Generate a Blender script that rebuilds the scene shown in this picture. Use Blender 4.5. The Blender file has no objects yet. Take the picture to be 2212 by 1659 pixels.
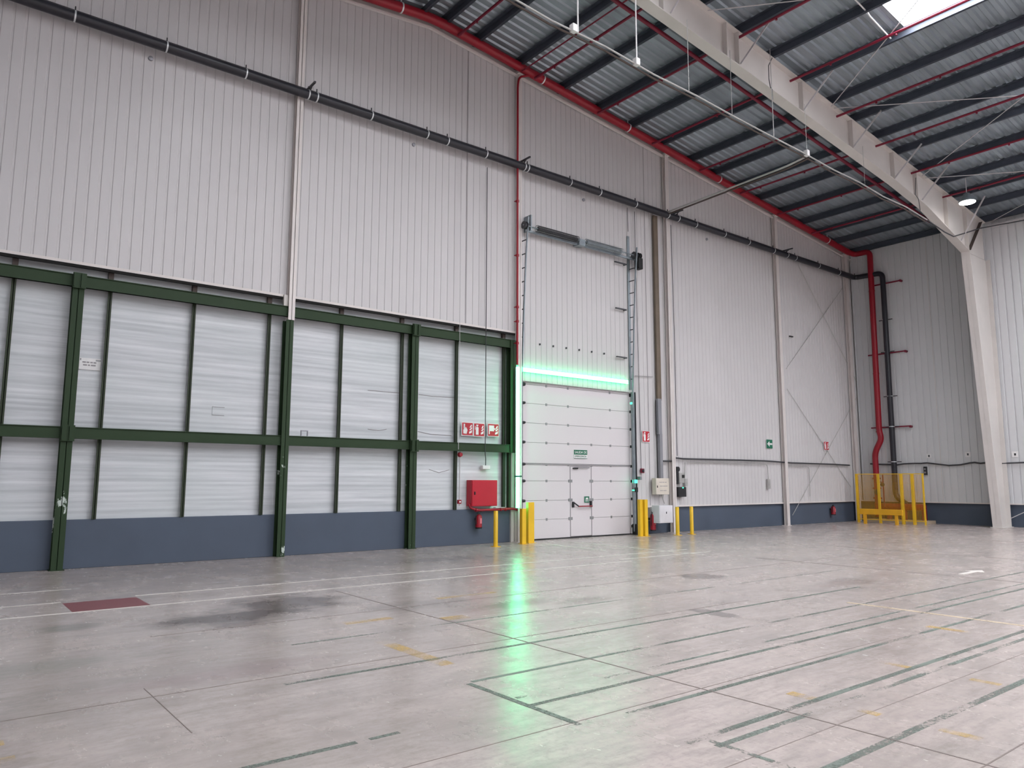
import bpy, math, random
from mathutils import Vector, Matrix
random.seed(7)
R = math.radians
S = bpy.context.scene
C = S.collection

# ------------------------------------------------------------------ camera
F = 1611.9                                   # focal length in pixels of the 2212 px wide frame
YAW, PIT, ROL, H = R(38.212), R(7.418), R(0.148), 1.6
_f = Vector((math.sin(YAW)*math.cos(PIT), math.cos(YAW)*math.cos(PIT), math.sin(PIT)))
_r = Vector((math.cos(YAW), -math.sin(YAW), 0))
_u = _r.cross(_f)
RT = _r*math.cos(ROL) + _u*math.sin(ROL)
UP = _u*math.cos(ROL) - _r*math.sin(ROL)
cd = bpy.data.cameras.new('camera')
cam = bpy.data.objects.new('camera', cd)
C.objects.link(cam)
cd.sensor_width = 36
cd.lens = 36*F/2212
cd.clip_end = 300
m = Matrix((RT, UP, -_f)).transposed().to_4x4()
m.translation = (0, 0, H)
cam.matrix_world = m
S.camera = cam

# ------------------------------------------------------------------ world, exposure
S.view_settings.view_transform = 'Standard'
S.view_settings.look = 'None'
S.view_settings.gamma = 1
S.view_settings.exposure = 0.80
S.view_settings.use_curve_mapping = False
SKY = 12.5                                   # brightness of the daylight in the roof lights
w = bpy.data.worlds.new('overcast_sky')
S.world = w
w.use_nodes = True
w.node_tree.nodes['Background'].inputs[0].default_value = (0.85, 0.92, 1, 1)
w.node_tree.nodes['Background'].inputs[1].default_value = 1.0

# ------------------------------------------------------------------ pixel -> point on a real plane
def ray(x, y):
    return RT*((x-1106)/F) - UP*((y-829.5)/F) + _f
def atY(x, y, Y):
    v = ray(x, y); t = Y/v.y
    return Vector((v.x*t, Y, v.z*t+H))
def atX(x, y, X):
    v = ray(x, y); t = X/v.x
    return Vector((X, v.y*t, v.z*t+H))
WA = 15.9      # left (gable) wall
WB = 31.3      # right (eave) wall
RIDGE = 9.6
def roofz(X): return 13.6 - .1035*abs(X-RIDGE)      # underside of the purlins

# ------------------------------------------------------------------ materials
def lin(c):
    return tuple(((v/255)/12.92 if v/255 <= .04045 else ((v/255+.055)/1.055)**2.4) for v in c)
class NT:
    def __init__(s, name):
        s.m = bpy.data.materials.new(name); s.m.use_nodes = True
        s.t = s.m.node_tree; s.n = s.t.nodes; s.l = s.t.links
        s.b = s.n['Principled BSDF']; s.out = s.n['Material Output']
        s.tc = s.n.new('ShaderNodeTexCoord')
    def node(s, typ, ins=None, **kw):
        nd = s.n.new(typ)
        for k, v in kw.items(): setattr(nd, k, v)
        for k, v in (ins or {}).items():
            if isinstance(v, bpy.types.NodeSocket): s.l.new(v, nd.inputs[k])
            else: nd.inputs[k].default_value = v
        return nd
    def coord(s, scale=(1, 1, 1), loc=(0, 0, 0)):
        g = s.node('ShaderNodeNewGeometry')
        return s.node('ShaderNodeMapping', {0: g.outputs['Position'], 'Scale': scale, 'Location': loc}).outputs[0]
    def noise(s, vec, scale, detail=4, rough=.55):
        return s.node('ShaderNodeTexNoise', {'Vector': vec, 'Scale': scale, 'Detail': detail, 'Roughness': rough}).outputs[0]
    def ramp(s, v, stops):
        r = s.node('ShaderNodeValToRGB', {0: v}); cr = r.color_ramp
        while len(cr.elements) < len(stops): cr.elements.new(.5)
        for e, (p, c) in zip(cr.elements, stops):
            e.position = p; e.color = (c, c, c, 1) if not isinstance(c, tuple) else (*c, 1)
        return r.outputs[0]
    def mix(s, f, a, b, mode='MIX'):
        nd = s.n.new('ShaderNodeMix'); nd.data_type = 'RGBA'; nd.blend_type = mode
        for i, v in ((0, f), (6, a), (7, b)):
            if isinstance(v, bpy.types.NodeSocket): s.l.new(v, nd.inputs[i])
            else: nd.inputs[i].default_value = v if i == 0 else (*v, 1)
        return nd.outputs[2]
    def math(s, op, a, b=0., clamp=False):
        return s.node('ShaderNodeMath', {0: a, 1: b}, operation=op, use_clamp=clamp).outputs[0]
def mat(name, rgb, rough=.5, metal=0, var=.08, scale=2.5, stretch=(1, 1, 1), bump=0, spec=.5):
    n = NT(name); c = lin(rgb)
    v = n.coord(stretch)
    no = n.noise(v, scale)
    col = n.mix(n.ramp(no, [(.3, 0.), (.7, 1.)]), tuple(x*(1-var) for x in c), tuple(min(1, x*(1+var)) for x in c))
    n.l.new(col, n.b.inputs['Base Color'])
    n.l.new(n.ramp(no, [(.2, max(0, rough-.06)), (.8, min(1, rough+.06))]), n.b.inputs['Roughness'])
    n.b.inputs['Metallic'].default_value = metal
    n.b.inputs['Specular IOR Level'].default_value = spec
    if bump:
        b = n.node('ShaderNodeBump', {'Height': n.noise(v, scale*4), 'Strength': bump, 'Distance': .01})
        n.l.new(b.outputs[0], n.b.inputs['Normal'])
    return n.m
def emis(name, rgb, strength):
    n = NT(name)
    n.b.inputs['Base Color'].default_value = (*rgb, 1)
    n.b.inputs['Emission Color'].default_value = (*rgb, 1)
    n.b.inputs['Emission Strength'].default_value = strength
    return n.m
def chipped(name, rgb, chip, amount=.68, scale=3.0):
    n = NT(name); c = lin(rgb)
    v = n.coord((1, 1, .45))
    k = n.ramp(n.noise(v, scale, 6, .7), [(amount, 0.), (amount+.02, 1.)])
    sp_ = n.node('ShaderNodeSeparateXYZ', {0: n.node('ShaderNodeNewGeometry').outputs['Position']})
    k = n.math('MULTIPLY', k, n.math('LESS_THAN', sp_.outputs[2], 2.2))
    base = n.mix(n.noise(n.coord(), 1.5), tuple(x*.88 for x in c), tuple(x*1.12 for x in c))
    n.l.new(n.mix(k, base, lin(chip)), n.b.inputs['Base Color'])
    n.b.inputs['Roughness'].default_value = .55
    n.b.inputs['Specular IOR Level'].default_value = .25
    return n.m
def worn(name, rgb, lo=.42, hi=.52, scale=5, cover=1.0):
    n = NT(name)
    n.b.inputs['Base Color'].default_value = (*lin(rgb), 1)
    n.b.inputs['Roughness'].default_value = .5
    tr = n.node('ShaderNodeBsdfTransparent')
    a = n.noise(n.coord((.35, 1, 1)), scale*.6, 3)
    b = n.noise(n.coord((1, 1, 1)), scale*7, 5, .7)
    k = n.math('ADD', n.math('MULTIPLY', a, .6), n.math('MULTIPLY', b, .4))
    k = n.math('MULTIPLY', n.ramp(k, [(lo, 0.), (hi, 1.)]), cover)
    mx = n.node('ShaderNodeMixShader', {0: k, 1: tr.outputs[0], 2: n.b.outputs[0]})
    n.l.new(mx.outputs[0], n.out.inputs[0])
    return n.m

M = dict(
 siding = mat('ribbed_cream_cladding', (205, 201, 202), .42, var=.03, scale=.6, stretch=(1, 1, .3)),
 siding_b = mat('ribbed_cream_cladding_right', (212, 212, 214), .45, var=.03, scale=.6, stretch=(1, 1, .3)),
 flash = mat('cream_flashing', (206, 199, 196), .5, var=.05),
 white_steel = mat('white_painted_steel', (222, 214, 211), .45, var=.04),
 cream_steel = mat('cream_painted_steel', (208, 202, 198), .5, var=.05, scale=1.2),
 blue = mat('blue_grey_plinth_paint', (76, 86, 102), .62, var=.07, scale=1.3),
 green = chipped('dark_green_steel_paint', (46, 64, 42), (196, 205, 198), .60),
 green2 = mat('green_brown_steel', (54, 62, 48), .55, var=.12, scale=5, spec=.25),
 brown = mat('brown_primer', (78, 66, 62), .7, var=.1),
 gap_shade = mat('painted_gap_shade', (24, 22, 22), .9),
 pipe = mat('black_plastic_pipe', (38, 37, 45), .38, var=.06),
 steel = mat('galvanised_steel', (150, 158, 164), .42, .75, var=.15, scale=6),
 dsteel = mat('dark_oiled_steel', (78, 78, 82), .45, .6, var=.15, scale=6),
 clamp = mat('bright_pipe_clamp', (225, 228, 230), .35, .3),
 red = mat('red_pipe_paint', (150, 16, 36), .4, var=.1),
 redbox = mat('red_cabinet_enamel', (186, 22, 46), .4, var=.04),
 redp = mat('sprinkler_red', (122, 16, 46), .45, var=.12),
 pinklabel = mat('faded_red_label', (214, 120, 130), .5),
 yellow = mat('yellow_safety_paint', (232, 186, 38), .42, var=.08),
 yellowp = mat('orange_yellow_paint', (228, 168, 34), .45, var=.08),
 door = mat('white_door_panel', (217, 210, 213), .42, var=.015, scale=.7),
 seam = mat('grey_rubber_seam', (150, 145, 148), .6),
 hinge = mat('zinc_fixing', (150, 150, 152), .45, .4),
 dark = mat('dark_plastic', (34, 34, 38), .5),
 purlin = mat('dark_galvanised_purlin', (82, 87, 99), .45, .35, var=.12, scale=3),
 sgreen = mat('safety_green', (20, 104, 78), .45),
 sred = mat('safety_red', (182, 34, 50), .45),
 swhite = mat('sign_white', (232, 230, 230), .45),
 box = mat('cream_enclosure', (214, 204, 192), .5),
 whitebox = mat('white_enclosure', (222, 220, 226), .45),
 rod = mat('grey_white_rod', (200, 196, 198), .45),
 conduit = mat('grey_conduit', (176, 174, 172), .45, .2),
 cable = mat('dark_cable', (62, 62, 66), .6),
 duct = mat('grey_metal_duct', (150, 150, 156), .4, .4),
 downpipe = mat('brown_downpipe', (112, 98, 84), .5, var=.12),
 black = mat('black_rubber', (22, 22, 24), .6),
 concrete = mat('pale_concrete', (190, 172, 150), .8, var=.08, scale=8),
 joint = mat('dark_saw_cut', (128, 116, 112), .9),
 led = emis('green_led_light', (.09, 1.0, .40), 11),
 ledspot = emis('green_indicator_and_glint', (.05, 1.0, .45), 2),
 lampglow = emis('lamp_light', (1, .98, .95), 9),
 daylight = emis('daylight_in_roof_light', (.93, .96, 1.0), SKY),
)
# translucent-looking ribbed white panels behind the green frame
def panel_mat():
    n = NT('ribbed_white_panel')
    a = n.noise(n.coord((.22, 1, 7)), 1.3, 5, .68)
    b = n.noise(n.coord((.5, 1, .8)), .7, 2)
    col = n.mix(n.ramp(a, [(.36, 0.), (.66, 1.)]), lin((188, 191, 195)), lin((222, 223, 227)))
    col = n.mix(n.math('MULTIPLY', n.ramp(b, [(.4, 0.), (.65, 1.)]), .35), col, lin((194, 202, 202)))
    n.l.new(col, n.b.inputs['Base Color'])
    n.l.new(n.ramp(a, [(.2, .5), (.8, .3)]), n.b.inputs['Roughness'])
    wv = n.node('ShaderNodeTexWave', {'Vector': n.coord(), 'Scale': 3.2, 'Distortion': .6, 'Detail': 1, 'Detail Scale': .6}, wave_type='BANDS', bands_direction='Z')
    bp = n.node('ShaderNodeBump', {'Height': wv.outputs[1], 'Strength': .14, 'Distance': .014})
    n.l.new(bp.outputs[0], n.b.inputs['Normal'])
    return n.m
M['panel'] = panel_mat()
# roof deck
M['deck'] = mat('galvanised_roof_deck', (160, 170, 178), .36, .5, var=.14, scale=1.2, stretch=(.6, 2, 1))
# concrete floor
def floor_mat():
    n = NT('worn_polished_concrete')
    p = n.coord()
    big = n.noise(n.coord((.35, .8, 1)), .35, 3)
    mid = n.noise(n.coord((.4, 1.2, 1)), 1.5, 5, .6)
    str_ = n.noise(n.coord((.5, 2.2, 1)), 5, 6, .65)
    fine = n.noise(p, 16, 6, .75)
    tiny = n.noise(p, 70, 3, .6)
    c = n.mix(n.ramp(big, [(.35, 0.), (.65, 1.)]), lin((186, 173, 168)), lin((198, 183, 178)))
    c = n.mix(n.math('MULTIPLY', n.ramp(mid, [(.3, 1.), (.56, 0.)]), .75), c, lin((162, 152, 148)))
    c = n.mix(n.math('MULTIPLY', n.ramp(str_, [(.32, 1.), (.52, 0.)]), .5), c, lin((150, 142, 138)))
    c = n.mix(n.math('MULTIPLY', n.ramp(str_, [(.5, 0.), (.8, 1.)]), .4), c, lin((208, 195, 190)))
    c = n.mix(n.math('MULTIPLY', n.ramp(fine, [(.34, 1.), (.5, 0.)]), .4), c, lin((146, 136, 132)))
    c = n.mix(n.math('MULTIPLY', n.ramp(fine, [(.55, 0.), (.85, 1.)]), .5), c, lin((218, 205, 200)))
    c = n.mix(n.math('MULTIPLY', n.ramp(tiny, [(.26, 1.), (.34, 0.)]), .45), c, lin((120, 110, 106)))
    g = n.node('ShaderNodeNewGeometry')
    sep = n.node('ShaderNodeSeparateXYZ', {0: g.outputs['Position']})
    wob = n.noise(n.coord((1, 1.5, 1)), 2.2, 5, .65)
    def stain_and_shade(c, x, y, rx, ry, rgb, k, soft=.5):
        dx = n.math('DIVIDE', n.math('SUBTRACT', sep.outputs[0], x), rx)
        dy = n.math('DIVIDE', n.math('SUBTRACT', sep.outputs[1], y), ry)
        d = n.math('SQRT', n.math('ADD', n.math('MULTIPLY', dx, dx), n.math('MULTIPLY', dy, dy)))
        d = n.math('ADD', d, n.math('MULTIPLY', n.math('SUBTRACT', wob, .5), 1.5))
        f = n.math('MULTIPLY', n.ramp(d, [(1-soft, 1.), (1., 0.)]), k)
        return n.mix(f, c, lin(rgb))
    for s in [(.9, 6.6, 2.6, 2.3, (140, 131, 126), .5, .9), (2.0, 4.6, 2.2, 1.0, (146, 136, 130), .45, .9), (5.5, 13.6, 7, 2.2, (142, 132, 128), .22, .8), (3.05, 9.2, 1.15, .6, (84, 72, 70), .9, .6), (3.9, 9.8, .95, .85, (90, 78, 76), .85, .6), (2.95, 8.65, .45, .28, (104, 90, 88), .6, .7),  # first two paint weaker reflection at left foreground, along with real darker patches
              (10.6, 8.25, .5, .35, (128, 118, 114), .8, .25), (7.8, 5.85, .17, .42, (122, 114, 112), .8, .25), (11.9, 6.3, .9, .3, (138, 122, 116), .6),
              (6.3, 7.9, .75, .3, (120, 108, 104), .55), (7.2, 7.6, .6, .25, (128, 112, 108), .5), (5.2, 8.6, .9, .4, (140, 130, 128), .5),
              (1.4, 9.6, .5, .25, (126, 122, 116), .55), (.9, 7.8, .9, .35, (140, 138, 130), .45), (.3, 5.4, .4, 1.4, (128, 116, 112), .5),
              (8.5, 13.2, 1.6, .5, (136, 126, 124), .45), (2.2, 6.6, 1.1, .3, (150, 132, 132), .5)]:
        c = stain_and_shade(c, *s)
    # pale splashes beside the plinth
    for s in [(1.6, 13.1, 1.2, .55), (3.3, 13.6, 1.3, .45), (4.5, 12.5, 1.4, .5)]:
        dx = n.math('DIVIDE', n.math('SUBTRACT', sep.outputs[0], s[0]), s[2])
        dy = n.math('DIVIDE', n.math('SUBTRACT', sep.outputs[1], s[1]), s[3])
        d = n.math('ADD', n.math('MULTIPLY', dx, dx), n.math('MULTIPLY', dy, dy))
        sp = n.noise(n.coord((1, 1.6, 1)), 3.4, 4, .7)
        f = n.math('MULTIPLY', n.ramp(d, [(.2, 1.), (1., 0.)]), n.ramp(sp, [(.52, 0.), (.6, 1.)]))
        c = n.mix(n.math('MULTIPLY', f, .65), c, lin((218, 208, 206)))
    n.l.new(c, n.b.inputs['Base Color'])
    n.l.new(n.ramp(n.noise(n.coord((1, .6, 1)), 2.5, 5, .65), [(.3, .17), (.7, .32)]), n.b.inputs['Roughness'])
    n.b.inputs['Specular IOR Level'].default_value = .55
    h = n.math('ADD', n.noise(n.coord((1, 1, 1)), 5, 3, .5), n.math('MULTIPLY', fine, .3))
    bp = n.node('ShaderNodeBump', {'Height': h, 'Strength': .16, 'Distance': .02})
    n.l.new(bp.outputs[0], n.b.inputs['Normal'])
    return n.m
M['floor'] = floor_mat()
M['line_green'] = worn('worn_green_line', (122, 130, 122), .42, .56, 6)
M['line_green_thin'] = worn('very_worn_green_line', (130, 138, 130), .46, .60, 6)
M['line_white'] = worn('worn_white_line', (232, 224, 218), .26, .42, 4, .95)
M['line_yellow'] = worn('worn_yellow_paint', (222, 190, 124), .46, .66, 6, .6)
M['line_cream'] = worn('worn_cream_line', (226, 206, 180), .36, .50, 4, .8)
M['line_red'] = worn('worn_red_floor_paint', (136, 78, 84), .25, .36, 4, .9)

# ------------------------------------------------------------------ mesh builder
ORG = {}
class MB:
    def __init__(s): s.v = []; s.f = []
    def box(s, x0, y0, z0, x1, y1, z1):
        x0, x1 = sorted((x0, x1)); y0, y1 = sorted((y0, y1)); z0, z1 = sorted((z0, z1))
        b = len(s.v)
        s.v += [(x, y, z) for z in (z0, z1) for y in (y0, y1) for x in (x0, x1)]
        s.f += [tuple(b+i for i in q) for q in ((0, 2, 3, 1), (4, 5, 7, 6), (0, 1, 5, 4), (2, 6, 7, 3), (0, 4, 6, 2), (1, 3, 7, 5))]
        return s
    def bar(s, p, q, w, h, up=(0, 0, 1)):
        p, q = Vector(p), Vector(q); d = (q-p).normalized(); up = Vector(up)
        if abs(d.dot(up)) > .98: up = Vector((0, 1, 0))
        a = d.cross(up).normalized()*w/2; b = a.cross(d).normalized()*h/2
        k = len(s.v)
        for c in (p, q): s.v += [tuple(c+e) for e in (-a-b, a-b, a+b, -a+b)]
        s.f += [tuple(k+i for i in t) for t in ((0, 1, 2, 3), (7, 6, 5, 4), (0, 4, 5, 1), (1, 5, 6, 2), (2, 6, 7, 3), (3, 7, 4, 0))]
        return s
    def tube(s, pts, r, n=12, cap=True):
        pts = [Vector(p) for p in pts]; rr = r if isinstance(r, (list, tuple)) else [r]*len(pts)
        k0 = len(s.v); a = None
        for i, p in enumerate(pts):
            if i == 0: d = pts[1]-p
            elif i == len(pts)-1: d = p-pts[i-1]
            else: d = (p-pts[i-1]).normalized()+(pts[i+1]-p).normalized()
            d.normalize()
            if a is None:
                a = d.cross(Vector((0, 0, 1)) if abs(d.z) < .9 else Vector((1, 0, 0))).normalized()
            else:
                a = (a-d*a.dot(d)).normalized()
            b = d.cross(a)
            for j in range(n):
                t = 2*math.pi*j/n
                s.v.append(tuple(p+(a*math.cos(t)+b*math.sin(t))*rr[i]))
        for i in range(len(pts)-1):
            for j in range(n):
                s.f.append((k0+i*n+j, k0+i*n+(j+1) % n, k0+(i+1)*n+(j+1) % n, k0+(i+1)*n+j))
        if cap:
            s.f.append(tuple(k0+j for j in reversed(range(n))))
            s.f.append(tuple(k0+(len(pts)-1)*n+j for j in range(n)))
        return s
    def prism(s, poly, off):
        """poly: list of 3-D points, off: extrusion vector"""
        k = len(s.v); n = len(poly); off = Vector(off)
        s.v += [tuple(p) for p in poly] + [tuple(Vector(p)+off) for p in poly]
        s.f.append(tuple(range(k+n-1, k-1, -1))); s.f.append(tuple(range(k+n, k+2*n)))
        for i in range(n):
            j = (i+1) % n
            s.f.append((k+i, k+j, k+n+j, k+n+i))
        return s
    def lathe(s, c, prof, n=20, axis='Z'):
        k = len(s.v)
        for r, z in prof:
            for j in range(n):
                t = 2*math.pi*j/n; a, b = r*math.cos(t), r*math.sin(t)
                o = {'Z': (a, b, z), 'Y': (a, z, b), 'X': (z, a, b)}[axis]
                s.v.append((c[0]+o[0], c[1]+o[1], c[2]+o[2]))
        for i in range(len(prof)-1):
            for j in range(n):
                s.f.append((k+i*n+j, k+i*n+(j+1) % n, k+(i+1)*n+(j+1) % n, k+(i+1)*n+j))
        s.f.append(tuple(k+j for j in reversed(range(n))))
        s.f.append(tuple(k+(len(prof)-1)*n+j for j in range(n)))
        return s
    def build(s, name, m, parent=None, bevel=0, smooth=False):
        if parent is not None: o = ORG[parent.name]
        else:
            xs = [v[0] for v in s.v]; ys = [v[1] for v in s.v]; zs = [v[2] for v in s.v]
            o = Vector(((min(xs)+max(xs))/2, (min(ys)+max(ys))/2, min(zs)))
        me = bpy.data.meshes.new(name)
        me.from_pydata([tuple(Vector(v)-o) for v in s.v], [], s.f)
        me.update()
        import bmesh
        bm = bmesh.new(); bm.from_mesh(me); bmesh.ops.recalc_face_normals(bm, faces=bm.faces); bm.to_mesh(me); bm.free()
        me.materials.append(M[m] if isinstance(m, str) else m)
        if smooth:
            for p in me.polygons: p.use_smooth = True
            me.set_sharp_from_angle(angle=R(40))
        ob = bpy.data.objects.new(name, me); C.objects.link(ob)
        if parent is not None: ob.parent = parent
        else: ob.location = o
        ORG[ob.name] = o
        if bevel:
            b = ob.modifiers.new('bevel', 'BEVEL'); b.width = bevel; b.segments = 2; b.limit_method = 'ANGLE'
        return ob
def tag(o, label, cat, group=None):
    o['label'] = label; o['category'] = cat
    if group: o['group'] = group
    return o
def thing(name, label, cat, loc, group=None):
    o = bpy.data.objects.new(name, None); C.objects.link(o)
    o.location = loc; o.empty_display_size = .2; ORG[o.name] = Vector(loc)
    return tag(o, label, cat, group)
def struct(o): o['kind'] = 'structure'; return o
def B(*a): return MB().box(*a)

ORD = ['first', 'second', 'third', 'fourth', 'fifth', 'sixth', 'seventh', 'eighth', 'ninth', 'tenth', 'eleventh', 'twelfth', 'thirteenth', 'fourteenth', 'fifteenth', 'sixteenth', 'seventeenth', 'eighteenth', 'nineteenth', 'twentieth']

# ================================================================== SETTING
X0, Y0 = -12.1, -22.0
fl = struct(B(X0, Y0, -.12, WB, WA, 0).build('floor', 'floor'))
def strip(name, m, x0, y0, x1, y1, z=.0015):
    return B(x0, y0, 0.0002, x1, y1, z).build(name, m, fl)
# painted lines: (y, x0, x1, width, material)
for y, xa, xb, wd, mt in [(7.30, 3.0, 13.5, .035, 'line_green_thin'), (6.22, -.5, 9, .012, 'joint'), (5.95, 2.4, 11.5, .05, 'line_green'),
        (5.11, 3.62, 19, .045, 'line_green'), (4.54, 3.62, 15, .04, 'line_green_thin'), (4.33, 3.58, 18, .05, 'line_green'),
        (3.77, 4.0, 16, .05, 'line_green'), (3.14, 3.85, 14, .055, 'line_green'), (2.99, 3.95, 12, .05, 'line_green_thin'),
        (2.39, 4.1, 12, .06, 'line_green'), (1.86, 4.8, 10, .01, 'joint'), (4.40, 1.5, 2.25, .05, 'line_green'), (4.40, 2.34, 2.55, .04, 'line_green'),
        (3.86, 2.2, 8, .008, 'joint'), (2.75, 3.0, 9, .006, 'joint'), (8.55, 2.0, 20, .012, 'joint')]:
    strip('painted_line' if mt != 'joint' else 'floor_joint', mt, xa, y-wd/2, xb, y+wd/2)
for x, ya, yb, wd, mt in [(4.92, -4, 10.4, .014, 'joint'), (1.5, 5.2, 6.5, .006, 'joint'), (3.57, 3.8, 5.08, .05, 'line_green'), (4.0, 2.0, 3.12, .04, 'line_green_thin'),
        (9.9, 2.9, 5.3, .07, 'line_cream'), (12.73, 12.6, 15.3, .08, 'line_white'), (13.75, 10.6, 14.8, .08, 'line_white'), (18.2, -2, 10, .02, 'joint'),
        (14.1, -3, 9.5, .02, 'joint'), (23.5, -2, 12, .03, 'joint')]:
    strip('painted_line' if mt != 'joint' else 'floor_joint', mt, x-wd/2, ya, x+wd/2, yb, .0022)
for y, xa, xb in [(11.63, .0, 1.6), (11.66, 2.5, 14.5), (10.66, -.5, 11.5), (12.93, .3, 1.9), (11.0, 11.5, 14.5)]:
    strip('painted_line', 'line_white', xa, y-.03, xb, y+.03)
strip('painted_patch', 'line_red', 1.6, 10.70, 2.48, 11.52)
for x, y, a, b in [(5.36, 3.27, .05, .10), (5.37, 2.17, .04, .12), (6.9, 2.57, .04, .11), (3.78, 6.3, .07, .6), (.48, 5.72, .06, .05), (.5, 5.36, .07, .06),
                   (5.36, 2.75, .04, .07), (6.9, 3.3, .04, .14), (5.1, 7.55, .16, .10), (9.0, 3.6, .05, .3), (6.2, 8.9, .5, .05), (4.2, 8.0, .3, .06)]:
    strip('worn_mark', 'line_yellow', x-a, y-b, x+a, y+b, .003)
# white arrow far right
MB().prism([(14.5, 5.72, .0005), (14.5, 5.62, .0005), (15.1, 5.62, .0005), (15.1, 5.5, .0005), (15.45, 5.67, .0005), (15.1, 5.84, .0005), (15.1, 5.72, .0005)], (0, 0, .003)).build('painted_arrow', 'line_white', fl)

# roof deck, corrugated, ribs running down the slope
mb = MB(); PER = .25
prof = [(0, 0), (.10, 0), (.135, .045), (.215, .045), (.25, 0)]
ys = []
y = Y0
while y < WA:
    for a, b in prof[:-1]:
        if y+a < WA: ys.append((y+a, b))
    y += PER
ys.append((WA, 0))
SKYL = []
for yb0, yb1 in [(2.9, 7.6), (-5.2, -.4), (-13.2, -8.4), (-21.2, -16.4)]:
    for xa in ((17.2, 11.1, 5.2) if yb0 > 0 else (17.2, 11.1, 5.2, -.6, -6.6) if yb0 < -6 else (17.2, 11.1, 5.2, -.6)):
        SKYL.append((xa, xa+1.32, yb0, yb1))
    for xa in (22.75, 25.56, 28.3): SKYL.append((xa, xa+1.1, yb0, yb1 if yb0 < 0 else 6.2))  # unseen extra roof lights, added only to brighten the right side
XB = sorted({X0, RIDGE, WB} | {s[0] for s in SKYL} | {s[1] for s in SKYL})
for i in range(len(XB)-1):
    xa, xb = XB[i], XB[i+1]; xm = (xa+xb)/2
    k = len(mb.v)
    for yy, dz in ys:
        mb.v.append((xa, yy, roofz(xa)+.23+dz)); mb.v.append((xb, yy, roofz(xb)+.23+dz))
    for j in range(len(ys)-1):
        ym = (ys[j][0]+ys[j+1][0])/2
        if any(s[0] < xm < s[1] and s[2] < ym < s[3] for s in SKYL): continue
        mb.f.append((k+2*j, k+2*j+1, k+2*j+3, k+2*j+2))
ceil = struct(mb.build('ceiling', 'deck'))
for i, (xa, xb, ya, yb) in enumerate(SKYL):
    a, b = roofz(xa)+.30, roofz(xb)+.30
    o = struct(MB().prism([(xa, ya, a), (xb, ya, b), (xb, yb, b), (xa, yb, a)], (0, 0, .03)).build('window_%d' % (i+1), 'daylight'))
    mb = MB()
    for x in (xa, xb): mb.bar((x, ya, roofz(x)+.26), (x, yb, roofz(x)+.26), .03, .1)
    for yy in (ya, yb): mb.bar((xa, yy, a-.03), (xb, yy, b-.03), .03, .1)
    mb.build('window_frame', 'steel', o)

# ribbed cladding
def ribs(m, name, axis, fixed, a, b, z0, z1, d=.014, per=.2, parent=None, flip=1, mb=None, build=True):
    mb = mb or MB(); pts = []
    x = a
    while x < b-1e-6:
        for o_, dd in ((0, 0), (per-.052, 0), (per-.042, d), (per-.012, d), (per-.002, 0)):
            if x+o_ <= b: pts.append((x+o_, dd))
        x += per
    pts.append((b, 0)); k = len(mb.v)
    for x, dd in pts:
        zb = z0(x) if callable(z0) else z0; zt = z1(x) if callable(z1) else z1
        for z in (zb, zt):
            mb.v.append((x, fixed+dd*flip, z) if axis == 'X' else (fixed+dd*flip, x, z))
    for i in range(len(pts)-1): mb.f.append((k+2*i, k+2*i+2, k+2*i+3, k+2*i+1))
    return mb.build(name, m, parent) if build else mb
YS = 15.78                         # face of the upper cladding
def zm(Z, Y): return H+(Z-H)*Y/WA  # heights read off the wall plane, moved to a nearer plane
mb = ribs(None, '', 'X', YS, X0, 12.7, zm(5.70, YS), lambda x: roofz(x)+.2, build=False)
mb = ribs(None, '', 'X', YS+.02, 12.7, 17.35, zm(4.36, YS), lambda x: roofz(x)+.2, mb=mb, build=False)
mb = ribs(None, '', 'X', YS+.02, 17.36, 31.28, .84, lambda x: roofz(x)+.2, mb=mb, build=False)
wl = struct(mb.build('wall_left', 'siding'))
B(X0, 15.95, .86, 12.7, 15.99, 5.9).build('lower_panel', 'panel', wl)
mb = MB()                                            # solid backing wall
mb.box(X0, 16.0, 0, 12.9, 16.2, 15); mb.box(17.3, 16.0, 0, WB+.2, 16.2, 15); mb.box(12.9, 16.0, 4.5, 17.3, 16.2, 15)
mb.build('backing_wall', 'flash', wl)
B(X0, 15.86, 0, 12.62, 15.94, .88).build('plinth', 'blue', wl, bevel=.01)
B(17.42, 15.86, 0, WB, 15.94, .80).build('plinth', 'blue', wl, bevel=.01)
B(X0, 15.74, zm(5.66, 15.74), 12.6, 15.8, zm(5.715, 15.74)).build('cladding_sill', 'white_steel', wl)
B(X0, 15.745, zm(5.605, 15.745), 12.5, 15.8, zm(5.66, 15.74)).build('gap_shade_strip', 'gap_shade', wl)  # solid black strip painting in the shade under the sill
B(17.42, 15.76, .80, 31.0, 15.86, .845).build('cladding_sill', 'white_steel', wl)
# sloping flashing and verge trim under the roof
mb = MB(); mb2 = MB()
for xa, xb in ((X0, RIDGE), (RIDGE, WB-.1)):
    a, b = roofz(xa), roofz(xb)
    mb.prism([(xa, YS-.03, a-.14), (xb, YS-.03, b-.14), (xb, YS-.03, b+.26), (xa, YS-.03, a+.26)], (0, .02, 0))
    mb2.bar((xa, YS-.06, a-.16), (xb, YS-.06, b-.16), .07, .055)
mb.build('verge_flashing', 'flash', wl)
mb2.build('verge_trim', 'white_steel', wl)
# vertical joints / flashings
for x, wd in ((10.86, .010), (17.9, .006)):
    zb = zm(5.72, YS) if x < 12.7 else (4.5 if x < 17.3 else .86)
    B(x, YS-.006, zb, x+wd, YS+.004, roofz(x)-.05).build('cladding_joint', 'seam', wl)

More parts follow.
